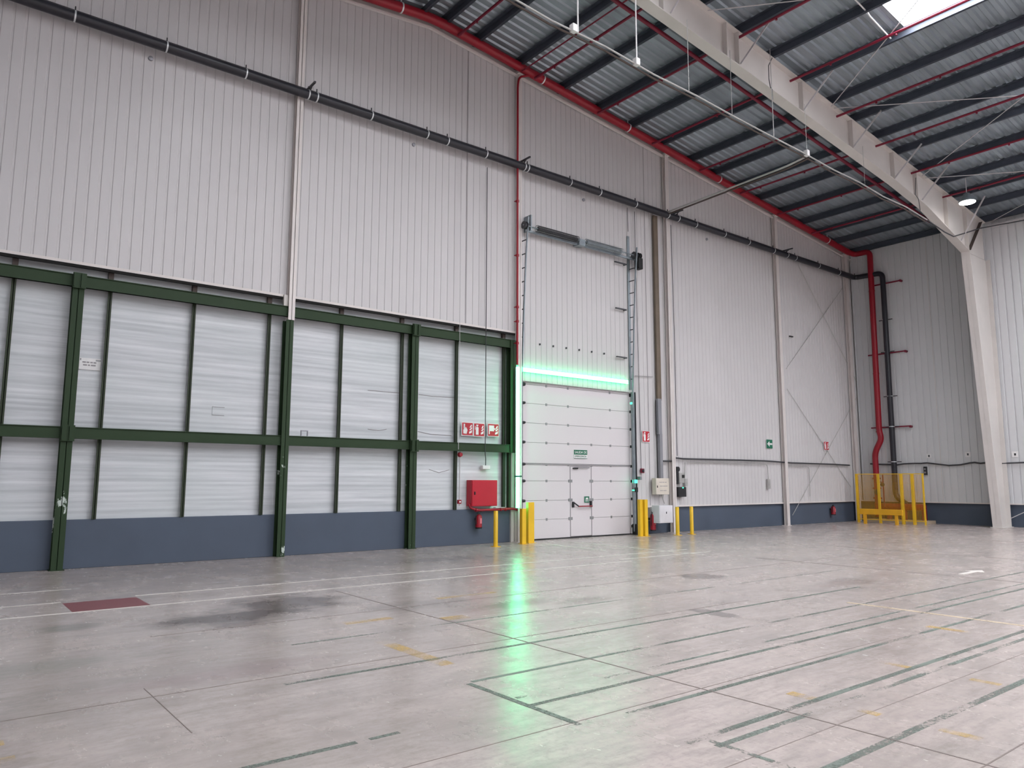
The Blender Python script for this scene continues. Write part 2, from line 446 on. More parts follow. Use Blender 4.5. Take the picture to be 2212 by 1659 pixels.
# right (eave) wall
mb = ribs(None, '', 'Y', WB-.12, Y0, 15.75, .84, roofz(WB)+.3, per=.26, d=.025, build=False)
wr = struct(mb.build('wall_right', 'siding_b'))
B(WB, Y0, 0, WB+.2, 16.0, 12).build('backing_wall', 'flash', wr)
B(WB-.02, Y0, 0, WB, 15.86, .80).build('plinth', 'blue', wr)
B(WB-.13, Y0, .80, WB-.0, 15.86, .845).build('cladding_sill', 'white_steel', wr)
for x in (14.7, 12.6):
    B(WB-.128, x, .86, WB-.118, x+.015, 11.3).build('cladding_joint', 'flash', wr)
struct(B(X0-.2, Y0, 0, X0, 16, 15).build('wall_back', 'siding'))
struct(B(X0, Y0-.2, 0, WB, Y0, 15).build('wall_front', 'siding'))

# ================================================================== ROOF STEEL
PX = [30.95, 29.5, 28.2, 26.9, 25.5, 24.0, 22.65, 21.3, 20.0, 18.5, 17.0, 15.6, 14.1, 12.45, 11.0, 9.95]
for i, x in enumerate(PX):
    z = roofz(x); mb = MB()
    mb.box(x-.035, Y0, z, x+.045, 15.74, z+.012)                    # bottom flange
    mb.box(x-.008, Y0, z, x+.008, 15.74, z+.21)
    mb.box(x-.10, Y0, z+.2, x+.008, 15.74, z+.212)
    mb.box(x+.035, Y0, z, x+.045, 15.74, z+.03)
    o = mb.build('roof_purlin', 'purlin')
    lab = 'dark grey steel purlin under the roof deck, %s counted from the right wall' % ORD[i] if i < 14 else \
        ('dark grey steel purlin beside the ridge, just right of the bend in the red pipe' if i == 15 else 'dark grey steel purlin under the deck, second from the ridge')
    tag(o, lab, 'purlin', 'roof purlins')
for i, x in enumerate([9.25, 7.9, 6.5, 5.1]):
    z = roofz(x)
    tag(MB().box(x-.045, Y0, z, x+.035, 15.74, z+.012).box(x-.008, Y0, z, x+.008, 15.74, z+.21).build('roof_purlin', 'purlin'),
        'dark grey steel purlin on the far side of the roof ridge, %s from the ridge' % ORD[i], 'purlin', 'roof purlins')

# main rafter with haunch and tapered column
def frame(yc, label_r, label_c, full=True):
    bot = [(0, 12.55), (9.6, 12.66), (12.3, 12.36), (15.5, 12.05), (20.0, 11.58), (23.8, 11.17), (25.9, 10.86), (27.5, 10.42), (29.25, 9.95)]
    r = thing('roof_rafter', label_r, 'beam', (20, yc, 11.0))
    mb = MB()
    for (xa, za), (xb, zb) in zip(bot[:-1], bot[1:]):
        ta, tb = roofz(xa)-.012, roofz(xb)-.012
        mb.prism([(xa, yc-.006, za), (xb, yc-.006, zb), (xb, yc-.006, tb), (xa, yc-.006, ta)], (0, .012, 0))
    mb.prism([(29.25, yc-.006, 9.95), (31.0, yc-.006, 9.95), (31.0, yc-.006, roofz(31)-.02), (29.25, yc-.006, roofz(29.25)-.012)], (0, .012, 0))
    mb.build('web', 'cream_steel', r)
    mb = MB()
    for (xa, za), (xb, zb) in zip(bot[:-1], bot[1:]): mb.prism([(xa, yc-.15, za), (xb, yc-.15, zb), (xb, yc+.15, zb), (xa, yc+.15, za)], (0, 0, -.022))
    mb.build('bottom_flange', 'cream_steel', r)
    mb = MB()
    for xa, xb in ((0, 9.6), (9.6, 31.0)):
        mb.prism([(xa, yc-.15, roofz(xa)-.024), (xb, yc-.15, roofz(xb)-.024), (xb, yc+.15, roofz(xb)-.024), (xa, yc+.15, roofz(xa)-.024)], (0, 0, .02))
    mb.build('top_flange', 'cream_steel', r)
    if full:
        def zb_(x):
            for (xa, za), (xb, zb) in zip(bot[:-1], bot[1:]):
                if xa <= x <= xb: return za+(zb-za)*(x-xa)/(xb-xa)
            return bot[-1][1]
        for x in (12.55, 14.95, 15.45, 18.4, 21.1, 23.7, 25.3, 27.6, 29.25):
            B(x-.008, yc-.14, zb_(x), x+.008, yc-.006, roofz(x)-.03).build('stiffener', 'cream_steel', r)
        B(14.98, yc-.05, zb_(15)+.02, 15.1, yc-.006, roofz(15)-.03).build('splice_plate', 'cream_steel', r)
        for x in (12.8, 15.5, 18.4, 21.1, 23.7, 25.6, 28.6):
            MB().bar((x, yc-.13, zb_(x)+.06), (x+.18, yc-.93, roofz(x+.18)+.03), .05, .012, up=(1, 0, 0)).build('fly_brace', 'rod', r)
    c = thing('portal_column', label_c, 'column', (30.8, yc, 0))
    fi = [(30.2, 0), (29.25, 9.95)]
    MB().prism([(30.2, yc-.006, 0), (31.08, yc-.006, 0), (31.08, yc-.006, 9.94), (29.25, yc-.006, 9.94)], (0, .012, 0)).build('web', 'cream_steel', c)
    MB().prism([(30.2, yc-.15, 0), (30.225, yc-.15, 0), (29.275, yc-.15, 9.94), (29.25, yc-.15, 9.94)], (0, .3, 0)).build('inner_flange', 'white_steel', c)
    B(31.08, yc-.15, 0, 31.11, yc+.15, 9.94).build('outer_flange', 'cream_steel', c)
    MB().bar((29.4, yc-.08, 10.0), (30.7, yc-.08, 11.35), .012, .12, up=(0, 1, 0)).build('knee_stiffener', 'brown', c)
    B(30.1, yc-.2, 0, 31.14, yc+.2, .02).build('base_plate', 'cream_steel', c)
    return r, c
YR = 10.48
frame(YR, 'deep cream steel rafter crossing the ceiling down to the tapered column', 'white tapered steel column standing against the right wall beneath the big rafter')
frame(2.4, 'cream steel rafter overhead beyond the right edge of the picture', 'tapered steel column beyond the right edge of the picture', False)
frame(-5.6, 'cream steel rafter behind the camera', 'tapered steel column behind the camera', False)

# wind bracing rods in the roof plane
for i, (a, b, lab) in enumerate([((20.0, YR-.1), (14.2, 2.5), 'thin white bracing rod rising from the middle of the rafter past the roof light'),
        ((20.15, YR-.1), (25.9, 2.5), 'thin white bracing rod from mid rafter to the right edge, crossing the red pipes'),
        ((25.8, YR-.1), (20.2, 2.5), 'thin white bracing rod from the lower rafter up to the right edge of the picture'),
        ((26.0, YR-.1), (31.0, 2.5), 'thin white bracing rod starting at the lower rafter, nearly level, above the lamp'),
        ((31.0, YR-.2), (26.1, 2.5), 'thin white bracing rod from the rafter end at the right wall'),
        ((14.25, YR-.1), (19.9, 2.5), 'thin white bracing rod at the top of the picture beside the rafter')]):
    tag(MB().tube([(a[0], a[1], roofz(a[0])-.06), (b[0], b[1], roofz(b[0])-.06)], .013, 8).build('bracing_rod', 'rod'), lab, 'brace', 'roof bracing rods')

# ================================================================== SPRINKLER PIPES
def curve_pts(pts, rad, n=5):
    """round the corners of a poly line"""
    pts = [Vector(p) for p in pts]; out = [pts[0]]
    for a, b, c in zip(pts[:-2], pts[1:-1], pts[2:]):
        r = min(rad, (b-a).length*.45, (c-b).length*.45)
        p, q = b+(a-b).normalized()*r, b+(c-b).normalized()*r
        for i in range(n+1):
            t = i/n; out.append(p*(1-t)**2+b*2*t*(1-t)+q*t*t)
    return out+[pts[-1]]
YM = 15.5
mn = thing('red_main_pipe', 'thick red sprinkler main following the roof slope along the top of the left wall', 'pipe', (20, YM, 12.2))
top = atX(1882, 563, 30.95)
pts = [(3.0, YM, roofz(3)-.02), (RIDGE, YM, roofz(RIDGE)-.02), (30.75, YM, roofz(30.75)-.02)]
riser = [Vector((30.95, 14.75, roofz(30.75)-.08)), atX(1899, 930, 30.95), atX(1904, 948, 30.95), atX(1890, 978, 30.95), atX(1894, 1040, 30.95)]
riser[-1].y = riser[-2].y; riser.append(Vector((30.95, riser[-1].y, .75)))
MB().tube(curve_pts(pts[:2]+[Vector((30.6, YM, roofz(30.6)-.02))], .5), .125, 18).build('pipe_run', 'red', mn, smooth=True)
MB().tube(curve_pts([Vector((30.6, YM, roofz(30.6)-.02)), Vector((30.95, YM-.1, roofz(30.9)-.05))]+riser, .22), .115, 18).build('riser', 'red', mn, smooth=True)
for x in (8.6, 13.3, 16.9, 21.6, 28.9):
    a = Vector((x, YM, roofz(x)-.02)); d = Vector((1, 0, -.1035 if x > RIDGE else .1035)).normalized()
    mb = MB(); mb.tube([a-d*.02, a+d*.02], .138, 18); mb.bar(a+Vector((0, 0, .12)), a+Vector((0, 0, .25)), .03, .02)
    mb.build('pipe_hanger', 'clamp', mn)
for p, q in ((.0, 0), (3.2, 0), (5.4, 0)):
    z = 9.6-p*1.1
    yy = riser[0].y+(riser[1].y-riser[0].y)*(riser[0].z-z)/(riser[0].z-riser[1].z)
    MB().tube([(30.95, yy, z-.02), (30.95, yy, z+.02)], .124, 18).build('coupling', 'red', mn, smooth=True)

rm = tag(MB().tube([(3, 11.62, roofz(3)-.16), (RIDGE, 11.62, roofz(RIDGE)-.16), (29.3, 11.62, roofz(29.3)-.16)], .055, 12).build('red_feed_pipe', 'redp', smooth=True),
    'red sprinkler feed pipe running parallel to the cream rafter on its left side', 'pipe')
BR = [(27.6, 'first'), (25.2, 'second'), (22.8, 'third'), (20.45, 'fourth'), (18.0, 'fifth'), (15.5, 'sixth'), (12.98, 'seventh'), (12.5, None), (10.32, 'eighth')]
for x, o_ in BR:
    z = roofz(x)-.13; r = .036 if x != 12.5 else .02
    b = thing('sprinkler_pipe', ('thin red sprinkler pipe crossing under the purlins, %s counted from the right wall' % o_) if o_ else
        'thinner pale-edged red pipe right beside the seventh sprinkler pipe', 'pipe', (x, 10, z), 'sprinkler branch pipes')
    MB().tube([(x, 15.45, z-.02), (x, 2.6, z-.02)], r, 8).build('pipe_run', 'redp', b, smooth=True)
    if o_:
        for yy in (14.6, 12.9, 9.3, 7.6, 5.6):
            MB().tube([(x, yy, z-.02), (x, yy, z-.09)], [.02, .03], 8).build('sprinkler_head', 'redp', b)

# ================================================================== BLACK DRAIN PIPE
PZ = zm(10.57, 15.5); PY = 15.5
bp_ = thing('black_drain_pipe', 'long black pipe with white clamps running level across the left wall to the corner', 'pipe', (15, PY, PZ))
dr = [Vector((31.0, 14.3, PZ-.05)), Vector((31.02, 14.33, 1.0)), Vector((31.02, 13.9, .72))]
MB().tube(curve_pts([Vector((X0, PY, PZ)), Vector((31.0, PY, PZ))]+dr, .22), .105, 18).build('pipe_run', 'pipe', bp_, smooth=True)
for px, py in [(162, 31), (360, 99), (531, 158), (666, 203), (684, 208), (802, 249), (922, 291), (966, 306), (1049, 335), (1132, 363), (1139, 366), (1231, 396), (1295, 418), (1372, 443),
               (1442, 466), (1464, 472), (1502, 486), (1564, 506), (1616, 522), (1670, 540), (1699, 549), (1717, 555), (1767, 572), (1811, 585), (1846, 597)]:
    x = atY(px, py, PY).x
    mb = MB().tube([(x-.014, PY, PZ), (x+.014, PY, PZ)], .112, 18)
    c = mb.build('pipe_clamp', 'clamp', bp_, smooth=True)
    MB().bar((x, PY, PZ+.1), (x, PY, PZ+.2), .02, .02).build('clamp_stud', 'dark', bp_)
MB().tube([(-4, PY+.03, PZ+.135), (31, PY+.03, PZ+.135)], .012, 6).build('carrier_rail', 'dark', bp_)
for z in (8.3, 6.95, 5.1, 3.85, 2.42):
    MB().tube([(31.02, 14.32, z-.015), (31.02, 14.32, z+.015)], .113, 18).build('pipe_clamp', 'clamp', bp_, smooth=True)
    MB().bar((31.08, 14.05, z), (31.08, 14.6, z), .03, .03).build('clamp_bracket', 'dark', bp_)
for i, px in enumerate((650, 1126, 1446, 1688)):
    x = atY(px, 400, 15.6).x
    x = (6.22, 12.5, 19.05, 25.6)[i]
    tag(MB().bar((x+.05, 15.6, PZ+.16), (x+.05, 15.15, PZ+.16), .04, .04).bar((x+.05, 15.55, PZ+.0), (x+.05, 15.3, PZ+.16), .03, .02).build('pipe_bracket', 'dsteel'),
        'dark steel bracket above the black pipe, at the %s white column' % ('leftmost', 'second', 'third', 'fourth')[i], 'bracket', 'drain pipe brackets')
for i, (z, ya, yb) in enumerate(((9.85, 14.95, 13.62), (6.9, 15.15, 13.6), (3.84, 15.2, 13.6))):
    t = thing('pipe_support_arm', 'thin dark red arm across the red and black risers, %s of three' % ('uppermost', 'middle', 'lowest')[i], 'bracket', (31.1, 14.3, z), 'riser support arms')
    MB().bar((31.1, ya, z), (31.1, yb, z), .05, .05).build('arm', 'redp', t)
    MB().tube([(31.02, yb, z-.02), (31.16, yb, z-.02)], .05, 10).build('end_cap', 'redp', t)

# ================================================================== WHITE WALL COLUMNS
def hcol(mb, x, y0, y1, z0, z1, wd=.2):
    mb.box(x-wd/2, y0, z0, x+wd/2, y0+.015, z1)
    mb.box(x-wd/2, y1-.015, z0, x+wd/2, y1, z1)
    mb.box(x-.006, y0, z0, x+.006, y1, z1)
    return mb
def cx(px, py, Y): return atY(px, py, Y).x
YC = 15.62
for i, (x, zb, lab) in enumerate([(cx(639, 420, YC)+.02, 5.05, ''), (12.575, 0, 'white steel column at the left edge of the loading door, behind the red pipe'),
        (cx(1446, 600, YC), 0, 'white steel column between the loading door and the wall with the green arrow sign'),
        (cx(1690, 800, YC), 0, 'slender white steel column between the green arrow sign and the corner'),
        (30.6, 0, 'cream corner column where the two walls meet')]):
    if i == 0:
        t = thing('wall_column', 'tall column, white above and chipped green below, between the two halves of the green frame', 'column', (x, YC, 0))
        hcol(MB(), x, YC, 15.78, 5.1, roofz(x)-.02, .145).build('white_shaft', 'white_steel', t)
        hcol(MB(), x-.02, 15.64, 15.85, 0, 5.1, .17).build('green_shaft', 'green', t)
        B(x-.16, 15.68, 5.4, x-.05, 15.76, 5.66).build('gusset_plate', 'cream_steel', t)
    else:
        t = thing('wall_column', lab, 'column', (x, YC, 0))
        hcol(MB(), x, YC, 15.76, 0, roofz(x)-.02, .12 if i == 1 else .17 if i < 4 else .2).build('shaft', 'white_steel', t)
        B(x-.13, YC-.03, 0, x+.13, 15.84, .015).build('base_plate', 'white_steel', t)
        B(x-.1, YC-.05, roofz(x)-.14, x+.12, YC+.1, roofz(x)-.06).build('top_cleat', 'white_steel', t)
# ================================================================== GREEN FRAME
def gz(Z): return zm(Z, 15.72)
for x, nm in ((cx(152, 760, 15.7)+.05, 'dark green steel column at far left, crossing both green beams'), (cx(893, 900, 15.7), 'dark green steel column midway between the chipped column and the red cabinet'),
              (12.38, 'dark green steel column at the loading door, glowing green beside the light strip')):
    t = thing('green_column', nm, 'column', (x, 15.7, 0), 'green columns')
    zb = 0 if x < 12 else 2.35
    hcol(MB(), x, 15.66, 15.85, zb, gz(5.44), .19).build('shaft', 'green', t)
    for z in (5.33, 2.46):
        if x < 12: MB().box(x-.11, 15.6, gz(z)-.15, x+.11, 15.64, gz(z)+.14).box(x-.1, 15.56, gz(z)-.13, x-.085, 15.64, gz(z)+.12).box(x+.02, 15.56, gz(z)-.13, x+.035, 15.64, gz(z)+.12).build('joint_plate', 'green', t)
    if x < 12: B(x-.12, 15.63, 0, x+.12, 15.86, .012).build('base_plate', 'green', t)
B(12.3, 15.75, .9, 12.36, 15.85, 2.36).build('lower_post', 'green2', bpy.data.objects['green_column.002'])
B(12.42, 15.8, .0, 12.58, 15.9, 2.5).build('jamb_board', 'cream_steel', bpy.data.objects['green_column.002'])
for z0, z1, nm in ((5.22, 5.45, 'upper'), (2.36, 2.575, 'middle')):
    for xa, xb, sd in ((X0, 6.16, 'left'), (6.17, 12.45, 'right')):
        t = thing('green_beam', 'dark green steel beam of the frame, %s rail, %s of the chipped column' % (nm, sd), 'beam', ((xa+xb)/2, 15.72, gz(z0)), 'green beams')
        a, b = gz(z0), gz(z1)
        MB().box(xa, 15.69, a, xb, 15.76, b).build('web', 'green', t)
        MB().box(xa, 15.665, a, xb, 15.76, a+.014).box(xa, 15.665, b-.014, xb, 15.76, b).build('flange', 'green', t)
mx = [-2.1, -.53, 1.05, 2.61, 4.165, 5.745, 7.46, 9.08, 10.70, 12.25]
labs = {1.05: 'slim green mullion nearest the left edge of the picture', 2.61: 'slim green mullion right of the paper notice', 4.165: 'slim green mullion in the middle of the left bay',
        5.745: 'slim green mullion close to the left of the chipped column', 7.46: 'slim green mullion first to the right of the chipped column', 9.08: 'slim green mullion hugging the left of the middle green column',
        10.70: 'slim green mullion left of the three red signs', 12.25: 'slim green mullion beside the green-lit door column', -.53: 'slim green mullion beyond the left edge of the picture', -2.1: 'slim green mullion further beyond the left edge'}
for x in mx:
    k = 15.84/WA; xx = x*k
    t = thing('mullion', labs[x], 'mullion', (xx, 15.84, .88), 'green mullions')
    MB().box(xx-.036, 15.83, .88, xx+.036, 15.842, gz(5.3)).box(xx-.006, 15.83, .88, xx+.006, 15.94, gz(5.3)).build('post', 'green2', t)
    B(xx-.045, 15.85, gz(5.3), xx+.045, 15.94, zm(5.66, 15.85)).build('top_stub', 'brown', t)

# ================================================================== LOADING DOOR
dx0, dx1 = 12.9, 17.18
DY = 15.9
dr_ = struct(B(dx0, DY+.03, .02, dx1, DY+.07, 4.36).build('door_1', 'seam'))
zs = [.03] + [atY(1182, y, DY).z for y in (1122, 1081, 1039, 1003.5, 957, 916, 874.5, 834.5)] + [4.36]
wx0, wx1 = 14.66, 15.47
for i in range(len(zs)-1):
    a, b = zs[i]+.004, zs[i+1]-.004
    if i == 4: a += .03
    if i < 4:
        bb = b-.02 if i == 3 else b
        B(dx0, DY, a, wx0-.02, DY+.035, b).build('door_section', 'door', dr_, bevel=.004)
        B(wx1+.02, DY, a, dx1, DY+.035, b).build('door_section', 'door', dr_, bevel=.004)
        if i == 3: B(wx0-.03, DY, 2.03, wx1+.03, DY+.035, b).build('door_section', 'door', dr_)
    else:
        B(dx0, DY, a, dx1, DY+.035, b).build('door_section', 'door', dr_, bevel=.004)
B(dx0, DY-.02, zs[4]-.012, dx1, DY+.02, zs[4]+.028).build('section_seal', 'seam', dr_)
B(dx0, DY-.012, 4.35, dx1, DY+.03, 4.385).build('top_seal', 'dark', dr_)
B(dx0, DY-.02, 0, dx1, DY+.03, .03).build('bottom_seal', 'dark', dr_)
for i, z in enumerate(zs[1:-1]):
    xs = (13.75, 14.58, 15.5, 16.3) if i >= 3 else (13.75, 14.6, 15.52, 16.3)
    mb = MB()
    for x in xs:
        if i in (5, 6, 7) and x == 15.5: continue
        mb.box(x-.03, DY-.01, z-.035, x+.03, DY, z+.035)
    mb.build('hinge', 'hinge', dr_)
mb = MB()
for i, z in enumerate([.25]+zs[1:-1]+[4.25]):
    for x in (dx0-.02, dx1+.03):
        mb.tube([(x-.05, DY-.05, z), (x+.05, DY-.05, z)], .035, 10)
        mb.box(x-.05, DY-.03, z-.04, x+.05, DY, z+.04)
mb.build('track_roller', 'dark', dr_)
# wicket door
wk = B(wx0, DY-.004, .05, wx1, DY+.03, 2.02).build('wicket_door', 'door', dr_, bevel=.004)
mb = MB()
for x in (wx0-.014, wx1+.014): mb.box(x-.012, DY-.008, .04, x+.012, DY+.03, 2.03)
mb.box(wx0, DY-.008, 2.015, wx1, DY+.03, 2.035)
mb.build('wicket_frame', 'seam', wk)
mb = MB()
for z in zs[1:4]:
    for x in (wx0-.01, wx1+.01): mb.box(x-.07, DY-.016, z-.04, x+.07, DY-.004, z+.04)
mb.build('wicket_hinge', 'hinge', wk)
mb = MB(); mb.box(wx0+.04, DY-.06, .86, wx0+.09, DY, 1.02); mb.box(wx1-.07, DY-.06, .86, wx1-.01, DY, 1.03)
mb.bar((wx0+.065, DY-.06, 1.0), (wx0+.24, DY-.09, .885), .03, .03)
mb.build('panic_bar_arm', 'dark', wk)
MB().tube([(wx0+.22, DY-.09, .89), (wx1-.04, DY-.09, .89)], .017, 10).build('panic_bar', 'red', wk)
MB().box(wx0+.08, DY-.05, 1.95, wx0+.26, DY-.004, 1.99).bar((wx0+.1, DY-.05, 1.99), (wx1-.1, DY-.05, 1.995), .02, .015).build('door_closer', 'dark', wk)

# guide tracks (vertical lift), ladder shaped
for sd, X, lab in ((-1, 12.71, 'left'), (1, 17.13, 'right')):
    t = thing('door_track', 'tall ladder-shaped steel lift track on the %s side of the loading door' % lab, 'track', (X, 15.8, 0), 'door tracks')
    o_ = (X, 15.74, .1), (X, 15.71, 4.4), (X, 15.60, 6.7), (X, 15.53, 7.8), (X, 15.43, 8.9)
    mb = MB()
    for a, b in zip(o_[:-1], o_[1:]): mb.bar(a, b, .03, .045, up=(0, 1, 0))
    mb.build('outer_rail', 'steel', t)
    MB().box(X-.03 if sd < 0 else X-.07, 15.765, 4.42 if sd > 0 else .02, X+.03, 15.79, 9.35 if sd > 0 else 8.7).build('wall_rail', 'dsteel' if sd < 0 else 'steel', t)
    for zz in [4.75+.39*i for i in range(11)]:
        yo = 15.71
        for a, b in zip(o_[:-1], o_[1:]):
            if a[2] <= zz <= b[2]: yo = a[1]+(b[1]-a[1])*(zz-a[2])/(b[2]-a[2])
        MB().bar((X, yo, zz), (X, 15.785, zz), .02, .025).build('rung', 'dsteel', t)
    if sd > 0:
        B(X+.02, 15.74, .05, X+.1, 15.82, 4.35).build('lower_channel', 'steel', t)
        B(X+.1, 15.72, .05, X+.13, 15.82, 4.35).build('edge_strip', 'dark', t)
        B(X-.0, 15.66, .0, X+.16, 15.84, .32).build('foot_bracket', 'black', t)
# spring shaft
t = thing('spring_shaft', 'balancing shaft with two caged springs above the loading door', 'shaft', (15, 15.5, 8.7))
ZS = atY(1245, 517, 15.52).z; YT = 15.52
MB().tube([(12.6, YT, ZS), (17.35, YT, ZS)], .02, 10).build('shaft_rod', 'steel', t)
MB().bar((12.75, YT+.1, ZS-.1), (17.3, YT+.1, ZS-.1), .05, .06).build('support_rail', 'steel', t)
for xa, xb, mm in ((13.1, 14.68, 'dsteel'), (15.0, 16.55, 'steel')):
    mb = MB()
    for k in range(10):
        th = 2*math.pi*k/10
        mb.tube([(xa, YT+.09*math.cos(th), ZS+.09*math.sin(th)), (xb, YT+.09*math.cos(th), ZS+.09*math.sin(th))], .006, 5)
    n_ = 24
    for k in range(n_+1):
        x = xa+(xb-xa)*k/n_
        mb.tube([(x, YT+.09*math.cos(2*math.pi*q/14), ZS+.09*math.sin(2*math.pi*q/14)) for q in range(15)], .005, 4)
    cg = mb.build('spring_cage', mm, t)
    MB().tube([(xa+.04, YT, ZS), (xb-.04, YT, ZS)], .055, 12).build('spring', mm, cg, smooth=True)
for x, mm in ((12.66, 'dsteel'), (17.12, 'dsteel'), (17.3, 'black')):
    MB().lathe((x, YT, ZS), [(.03, -.05), (.11, -.05), (.11, -.035), (.08, -.03), (.08, .03), (.11, .035), (.11, .05), (.03, .05)], 18, 'X').build('cable_drum', mm, t, smooth=True)
MB().box(17.22, YT-.08, ZS-.42, 17.42, YT+.12, ZS-.06).build('drive_motor', 'black', t, bevel=.02)
MB().box(14.72, YT-.02, ZS-.14, 14.96, YT+.25, ZS+.05).build('centre_bracket', 'steel', t)
MB().box(12.86, 15.5, ZS-.1, 12.9, 15.85, ZS+.35).build('end_bracket', 'steel', t)
for i, (px0, py0, px1, py1) in enumerate(((1328, 565, 1352, 569), (1330, 665, 1352, 670), (1332, 770, 1353, 773))):
    a, b = atY(px0, py0, 15.7), atY(px1, py1, 15.7)
    tag(MB().bar(a, (b.x, a.y, a.z), .05, .035).bar((b.x, 15.68, a.z), (b.x, 15.8, a.z), .04, .04).build('wall_bracket', 'dsteel'),
        'short dark bracket on the cladding left of the right door track, %s of three' % ('uppermost', 'middle', 'lowest')[i], 'bracket', 'brackets over the door')

# ================================================================== GREEN LIGHT STRIPS
YL = 15.5
a, b = atY(1119.5, 795, YL), atY(1121, 1097, YL)
def led(name, label, box, hz):
    x0, y0, z0, x1, y1, z1 = box
    t = thing(name, label, 'light strip', ((x0+x1)/2, y1, z0))
    B(x0, y0, z0, x1, y0+.03, z1).build('diffuser', 'led', t, bevel=.008)
    B(x0+.01, y0+.03, z0+.01, x1-.01, y1, z1-.01).build('channel', 'hinge', t)
    return t
t = led('light_strip', 'glowing vertical green light strip on the left of the loading door', (a.x-.055, YL, b.z, a.x+.055, YL+.07, a.z+.03), False)
zc = atY(1121, 1029, YL).z
MB().box(a.x-.06, YL-.03, zc-.02, a.x+.1, YL+.08, zc+.02).build('fixing_clip', 'sgreen', t)
a2, b2 = atY(1127, 797.5, 15.7), atY(1357, 825.5, 15.7)
zz = (a2.z+b2.z)/2
led('light_strip', 'glowing horizontal green light strip above the loading door', (a2.x-.22, 15.7, zz-.055, b2.x, 15.77, zz+.055), True)
# ================================================================== RED DROP PIPE, HOSE CABINET, FIRE GEAR
t = thing('red_drop_pipe', 'thin red pipe dropping from the sprinkler main beside the loading door', 'pipe', (12.4, 15.5, 4))
xr = cx(1118, 500, 15.52)
MB().tube(curve_pts([Vector((12.85, 15.5, roofz(12.8)-.1)), Vector((xr+.05, 15.52, roofz(12.4)-.32)), Vector((xr, 15.52, roofz(12.4)-.6)), Vector((xr, 15.52, 4.7))], .15), .03, 10).build('pipe_run', 'red', t, smooth=True)
for z in (9.3, 7.75, 6.3, 5.9, 5.3):
    MB().tube([(xr, 15.52, z-.03), (xr, 15.52, z+.03)], .045, 10).box(xr-.06, 15.52, z-.01, xr, 15.6, z+.01).build('pipe_clip', 'red', t)

def on(px0, py0, px1, py1, Y):
    a, b = atY(px0, py0, Y), atY(px1, py1, Y); return a.x, b.z, b.x, a.z
x0, z0, x1, z1 = on(1020, 1037, 1075, 1093, 15.68)
t = thing('hose_cabinet', 'red metal fire hose cabinet on the wall beneath three red signs', 'cabinet', ((x0+x1)/2, 15.9, z0))
B(x0, 15.7, z0, x1, 15.93, z1).build('body', 'redbox', t, bevel=.008)
dd = B(x0+.012, 15.683, z0+.012, x1-.012, 15.70, z1-.012).build('door', 'redbox', t, bevel=.005)
B(x0+.07, 15.66, (z0+z1)/2-.04, x0+.1, 15.684, (z0+z1)/2+.04).build('handle', 'dark', dd, bevel=.004)
t = thing('hydrant_pipe', 'red pipe looping from under the hose cabinet to the loading door', 'pipe', (x0+.6, 15.75, z0-.1))
MB().tube(curve_pts([Vector((x0-.02, 15.8, z0+.06)), Vector((x0+.02, 15.76, z0-.04)), Vector((x0+.2, 15.72, z0-.10)), Vector((12.42, 15.72, z0-.08)), Vector((12.6, 15.68, z0-.12))], .08), .032, 10).build('pipe_run', 'red', t, smooth=True)
for x in (x0+.16, x0+.95, x0+1.1):
    MB().tube([(x-.02, 15.72, z0-.09), (x+.02, 15.72, z0-.09)], .046, 10).build('fitting', 'red', t)
B(x0+.75, 15.66, z0-.05, x0+1.05, 15.78, z0-.035).build('bracket_plate', 'flash', t)

def extinguisher(px0, py0, px1, py1, Y, label, low=False):
    x0, z0, x1, z1 = on(px0, py0, px1, py1, Y)
    c = (x0+x1)/2; r = min(.085, max(.07, (x1-x0)/2*.85)); h = z1-z0
    t = thing('fire_extinguisher', label, 'fire extinguisher', (c, Y, z0), 'wall fire extinguishers')
    MB().lathe((c, Y, z0), [(r*.8, 0), (r, .02), (r, h*.72), (r*.75, h*.8), (r*.35, h*.84), (r*.3, h*.87)], 20).build('cylinder', 'red', t, smooth=True)
    MB().lathe((c, Y, z0), [(r*1.02, -.005), (r*1.04, .03)], 20).build('base_ring', 'black', t)
    MB().box(c-.03, Y-.03, z0+h*.86, c+.03, Y+.03, z0+h*.93).bar((c-.03, Y, z0+h*.95), (c+.09, Y, z0+h), .02, .015).build('valve_head', 'black', t)
    MB().tube(curve_pts([Vector((c-.03, Y-.02, z0+h*.9)), Vector((c-r*1.15, Y-.03, z0+h*.8)), Vector((c-r*1.1, Y-.02, z0+h*.25))], .06), .012, 8).build('hose', 'black', t)
    B(c-r*.2, Y-r-.003, z0+h*.3, c+r*.45, Y-r+.02, z0+h*.62).build('instruction_label', 'pinklabel', t)
    B(c-.03, Y+r*.6, z0+h*.5, c+.03, 15.855, z0+h*.62).build('wall_hook', 'dark', t)
    return t
extinguisher(1026, 1106, 1042, 1141, 15.72, 'red fire extinguisher hanging on the blue plinth beneath the hose cabinet')
extinguisher(1405, 1102, 1416, 1146, 15.6, 'red fire extinguisher right of the loading door, behind the yellow corner guard')
extinguisher(1795, 1090, 1805, 1112, 15.72, 'small red fire extinguisher on the blue plinth near the far corner')

